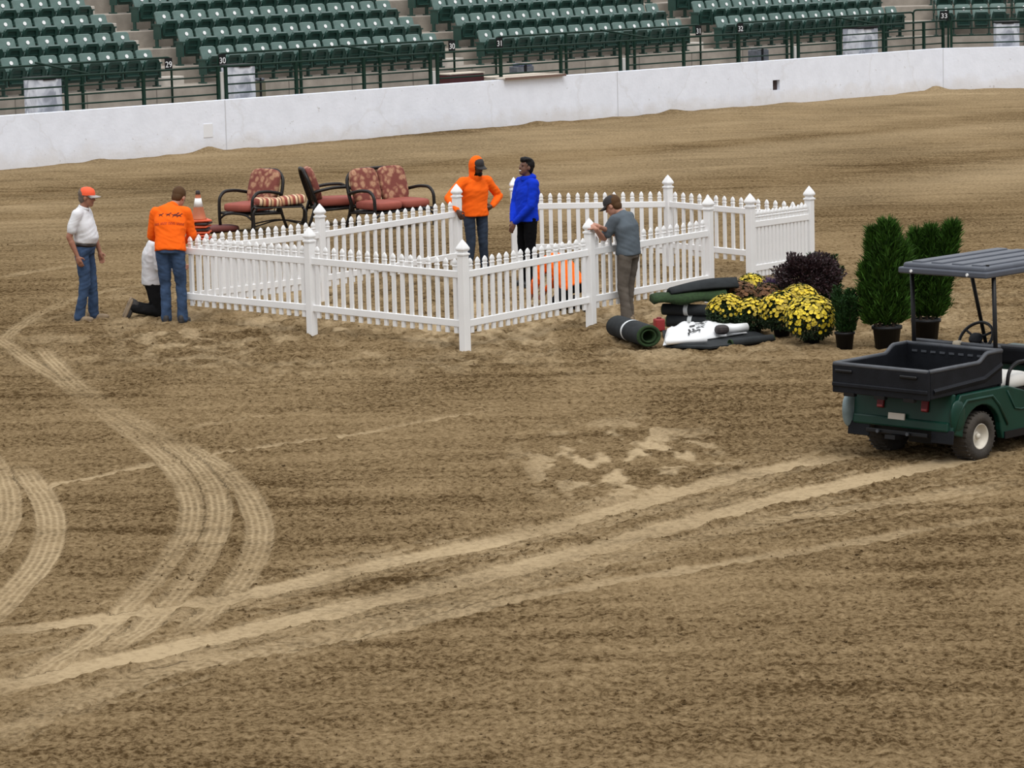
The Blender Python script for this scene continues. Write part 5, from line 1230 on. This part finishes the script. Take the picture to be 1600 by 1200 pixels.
# 1: older man, white polo, orange cap, standing in profile
person('man in white polo shirt, jeans and orange cap standing at the left', gp(136, 500), (1, -.22),
 dict(hd=(0, .075, 1.625), nk=(0, .02, 1.49), ch=(0, .0, 1.29), pel=(0, .0, .96), wa=(0, .015, 1.10), hf=(0, 1, -.12), eR=(.245, -.11, 1.13), wR=(.235, -.01, .88), pR=(-1, 0, 0), eL=(-.24, .05, 1.14), wL=(-.24, .13, .885), pL=(1, 0, 0), kR=(.10, .03, .51), kL=(-.11, .05, .51), aR=(.11, -.06, .085), aL=(-.13, .05, .085), tR=(.14, .12, .03), tL=(-.17, .22, .03)),
 dict(skin=S_tan, shirt=C_white, sleeve='short', pants=C_jean, shoe=SH_tan, sole=SH_tan, belt=M_beltb, tucked=True, cap=(CapO, CapG), collar=True, hair=H_grey, girth=1.08, belly=.05, flare=.07, seed=2, swr=.012, pwr=.014), 1.76)
# 2: kneeling in white shirt, bent down
person('kneeling man in white shirt and charcoal trousers beside the fence corner', gp(240, 494), (1, .25),
 dict(pel=(0, .0, .50), wa=(0, .0, .64), ch=(0, .02, .83), sh=(0, .06, .97), nk=(0, .11, 1.01), hd=(0, .22, 1.06), hf=(0, .75, -.65), hu=(0, .65, .75),
  sR=(.18, .06, .95), sL=(-.18, .06, .95), eR=(.25, .06, .69), wR=(.16, .28, .66), eL=(-.24, .14, .70), wL=(-.14, .36, .66), pR=(-1, 0, 0), pL=(1, 0, 0), dR=(0, 1, -.2), dL=(0, 1, -.2),
  hR=(.09, .0, .47), hL=(-.09, .0, .47), kR=(.12, .07, .085), kL=(-.13, .07, .085), aR=(.12, -.27, .16), aL=(-.13, -.25, .16), tR=(.12, -.32, .055), tL=(-.13, -.30, .055)),
 dict(skin=S_lt, shirt=C_white, sleeve='long', pants=C_char, shoe=SH_dk, kneel=True, shoeupR=(0, .9, -.4), shoeupL=(0, .9, -.4), sole=SH_tan, hair=H_brown, loose=1.05, hem=.05, seed=5, swr=.014, pwr=.012, flare=.066), 1.76)
# 3: orange shirt and jeans, back to the camera, leaning forward
r3, s3, _ = person('man in orange long-sleeved shirt and jeans bending over, back turned', gp(271, 503), (.10, 1),
 dict(pel=(0, -.03, .97), wa=(0, .0, 1.11), ch=(0, .06, 1.30), sh=(0, .12, 1.45), nk=(.03, .16, 1.50), hd=(.09, .25, 1.60), hf=(.35, .75, -.55), hu=(.25, .55, .8),
  sR=(.19, .10, 1.42), sL=(-.19, .10, 1.42), eR=(.25, .17, 1.12), wR=(.14, .37, 1.02), eL=(-.27, .16, 1.12), wL=(-.14, .36, 1.02), dR=(-.5, .8, 0), dL=(.5, .8, 0), pR=(0, 0, -1), pL=(0, 0, -1), cR=.6, cL=.6,
  hR=(.09, -.03, .94), hL=(-.09, -.03, .94), kR=(.11, .03, .51), kL=(-.09, .03, .51), aR=(.125, -.01, .085), aL=(-.085, -.01, .085), tR=(.16, .15, .03), tL=(-.10, .15, .03)),
 dict(skin=S_lt, shirt=C_orange, sleeve='long', pants=C_jean, shoe=SH_dk, hair=H_brown, hooddown=False, collar=True, loose=1.10, hem=.03, seed=7, swr=.016, pwr=.015, flare=.070), 1.78)
# dark galloping-horse print and arc of lettering on the back of his shirt, laid on the cloth
bvh = BVHTree.FromPolygons([v.co.copy() for v in s3.data.vertices], [tuple(p.vertices) for p in s3.data.polygons])
def decal(shapes, name, matl, parent, scale=1.25, zc=1.34):
    b = MB()
    for poly in shapes:
        n_ = len(poly); cx = sum(p[0] for p in poly)/n_; cz = sum(p[1] for p in poly)/n_; pts = []
        for x, z in [(cx, cz)]+list(poly):
            h = bvh.ray_cast(Vector((x*scale, -1, zc+z*scale)), Vector((0, 1, 0)))
            if h[0] is None: pts = None; break
            pts.append(h[0]+Vector((0, -.004, 0)))
        if pts: b.add(pts, [(0, 1+j, 1+(j+1) % n_) for j in range(n_)])
    if b.v: b.build(name, matl, parent)
def ellp(cx, cz, a, b_, rot=0, n_=10): return [(cx+a*math.cos(2*PI*j/n_)*math.cos(rot)-b_*math.sin(2*PI*j/n_)*math.sin(rot), cz+a*math.cos(2*PI*j/n_)*math.sin(rot)+b_*math.sin(2*PI*j/n_)*math.cos(rot)) for j in range(n_)]
def horse(cx, cz, s): return [ellp(cx, cz, .024*s, .010*s, .1), ellp(cx+.024*s, cz+.012*s, .014*s, .006*s, .8), ellp(cx+.034*s, cz+.018*s, .009*s, .005*s, -.3), ellp(cx+.020*s, cz-.014*s, .012*s, .004*s, -.7), ellp(cx-.018*s, cz-.014*s, .013*s, .004*s, .8), ellp(cx-.028*s, cz+.006*s, .010*s, .003*s, -.4)]
hs = []
for cx, cz, s in ((-.085, .065, .75), (-.005, .068, .8), (.065, .062, 1.0), (.105, .055, .8)): hs += horse(cx, cz, s)
decal(hs, 'back_print', mat('dark_print', (.10, .012, .008), .8), s3)
lt = []
for j in range(26):
    x = -.15+.30*j/25; z = -.03-.9*x*x+.012
    if j % 7 == 5: continue
    lt += [[(x-.004, z-.012), (x+.001, z-.012), (x+.002, z+.012), (x-.003, z+.012)], [(x-.003, z+(.008 if j % 2 else -.008)), (x+.007, z+(.008 if j % 2 else -.008)), (x+.007, z+(.012 if j % 2 else -.004)), (x-.003, z+(.012 if j % 2 else -.004))]]
decal(lt, 'back_lettering', mat('red_brown_print', (.45, .05, .015), .8), s3)
# 4: hooded man in orange, one hand on the post, other on the hip
ip = FP['I']; p4 = gp(746, 431); fx4 = np.array([.45, -.89]); rt4 = np.array([fx4[1], -fx4[0]]); dv4 = (ip-p4)[:2]; hx, hy = float(dv4@rt4), float(dv4@fx4)
person('hooded man in orange sweatshirt and dark jeans, hand on fence post', gp(746, 431), (.45, -.89),
 dict(pel=(0, -.02, .95), wa=(0, -.02, 1.10), ch=(0, -.01, 1.28), sh=(0, .0, 1.42), nk=(0, .03, 1.48), hd=(-.01, .07, 1.62), hf=(-.25, 1, -.30), hu=(0, .3, 1),
  sR=(.20, .0, 1.40), eR=(hx*.75+.12, .0, 1.18), wR=(hx+.05, hy+.10, 1.02), dR=(-.35, .3, -.85), pR=(-.4, -.9, 0), cR=.55,
  sL=(-.20, .0, 1.40), eL=(-.42, -.06, 1.16), wL=(-.235, .08, 1.03), dL=(.8, -.1, -.4), pL=(.3, -.9, 0), cL=.5, hR=(.10, -.02, .92), hL=(-.10, -.02, .92), aR=(.14, -.02, .085), aL=(-.14, -.02, .085), tR=(.18, .14, .03), tL=(-.18, .14, .03)),
 dict(skin=S_dk, shirt=C_orange, sleeve='long', pants=C_jeand, shoe=SH_blk, hoodup=True, cap=(CapK, CapK), loose=1.12, hem=.06, seed=9, swr=.015, beard=H_black), 1.69)
# 5: blue hoodie, laughing, hands together
person('laughing man in blue hooded sweatshirt and black trousers inside the fence', gp(826, 446), (-.86, -.50),
 dict(hd=(.0, .0, 1.635), nk=(0, -.01, 1.49), hf=(-.1, .95, .22), hu=(0, -.25, 1), eR=(.22, .06, 1.13), wR=(.06, .20, .90), eL=(-.21, .06, 1.12), wL=(-.03, .22, .88), dR=(-.2, .3, -.9), dL=(.35, .3, -.85), pR=(-.4, -.9, 0), pL=(.4, -.9, 0), cR=.4, cL=.6, aR=(.10, -.02, .085), aL=(-.10, .0, .085), ch=(0, -.02, 1.29), sh=(0, -.03, 1.43)),
 dict(skin=S_br, shirt=C_blue, sleeve='long', pants=C_black, shoe=SH_blk, hair=H_black, hairtop=True, hooddown=True, smile=True, loose=1.06, hem=.05, seed=11, swr=.014), 1.78)
# 6: grey tee and cap, hands on the post top
cpt = FP['C']; p6 = gp(980, 505); fx6 = np.array([-.86, .51]); rt6 = np.array([fx6[1], -fx6[0]])
dv = (cpt-p6)[:2]; tx, ty = float(dv@rt6), float(dv@fx6)
person('man in grey T-shirt, dark cap and cargo trousers handling the post', p6, fx6,
 dict(pel=(0, -.04, .94), wa=(0, -.04, 1.08), ch=(0, -.01, 1.26), sh=(0, .04, 1.39), nk=(0, .08, 1.45), hd=(-.02, .17, 1.53), hf=(-.15, .85, -.5), hu=(0, .5, .85),
  sR=(.185, .05, 1.37), sL=(-.185, .05, 1.37), eR=(.17, .22, 1.14), wR=(tx+.06, ty-.10, 1.31), eL=(-.22, .20, 1.12), wL=(tx-.05, ty-.11, 1.29), dR=(-.2, .8, .3), dL=(.2, .8, .35), pR=(-.3, .3, -1), pL=(.3, .3, -1), cR=.7, cL=.7,
  hR=(.09, -.04, .91), hL=(-.09, -.04, .91), kR=(.10, .02, .50), kL=(-.10, .0, .50), aR=(.11, .04, .085), aL=(-.11, -.06, .085), tR=(.13, .2, .03), tL=(-.13, .11, .03)),
 dict(skin=S_lt, shirt=C_grey, sleeve='short', pants=C_cargo, shoe=SH_tan, cap=(CapK, CapK), hair=H_brown, loose=1.06, hem=.03, seed=13, swr=.012, pwr=.011, flare=.075), 1.72)
# 7: crouching behind the pickets in orange
person('person in orange shirt and dark trousers crouching behind the front pickets', gp(887, 484), (-.8, .6),
 dict(pel=(0, -.10, .36), wa=(0, -.02, .47), ch=(0, .12, .60), sh=(0, .24, .68), nk=(0, .30, .66), hd=(0, .41, .61), hf=(0, .5, -.86), hu=(0, .86, .5),
  sR=(.18, .23, .67), sL=(-.18, .23, .67), eR=(.25, .30, .42), wR=(.14, .46, .25), eL=(-.25, .32, .42), wL=(-.12, .48, .25), dR=(0, .6, -.8), dL=(0, .6, -.8),
  hR=(.09, -.10, .34), hL=(-.09, -.10, .34), kR=(.17, .26, .36), kL=(-.15, .14, .085), aR=(.15, .08, .085), aL=(-.13, -.24, .14), tR=(.17, .24, .03), tL=(-.13, -.35, .05)),
 dict(skin=S_tan, shirt=C_orange, sleeve='long', pants=C_black, shoe=SH_blk, kneel=True, shoeupR=(0, 0, 1), shoeupL=(0, .65, -.75), hair=H_black, loose=1.12, hem=.05, seed=15, swr=.014), 1.74)
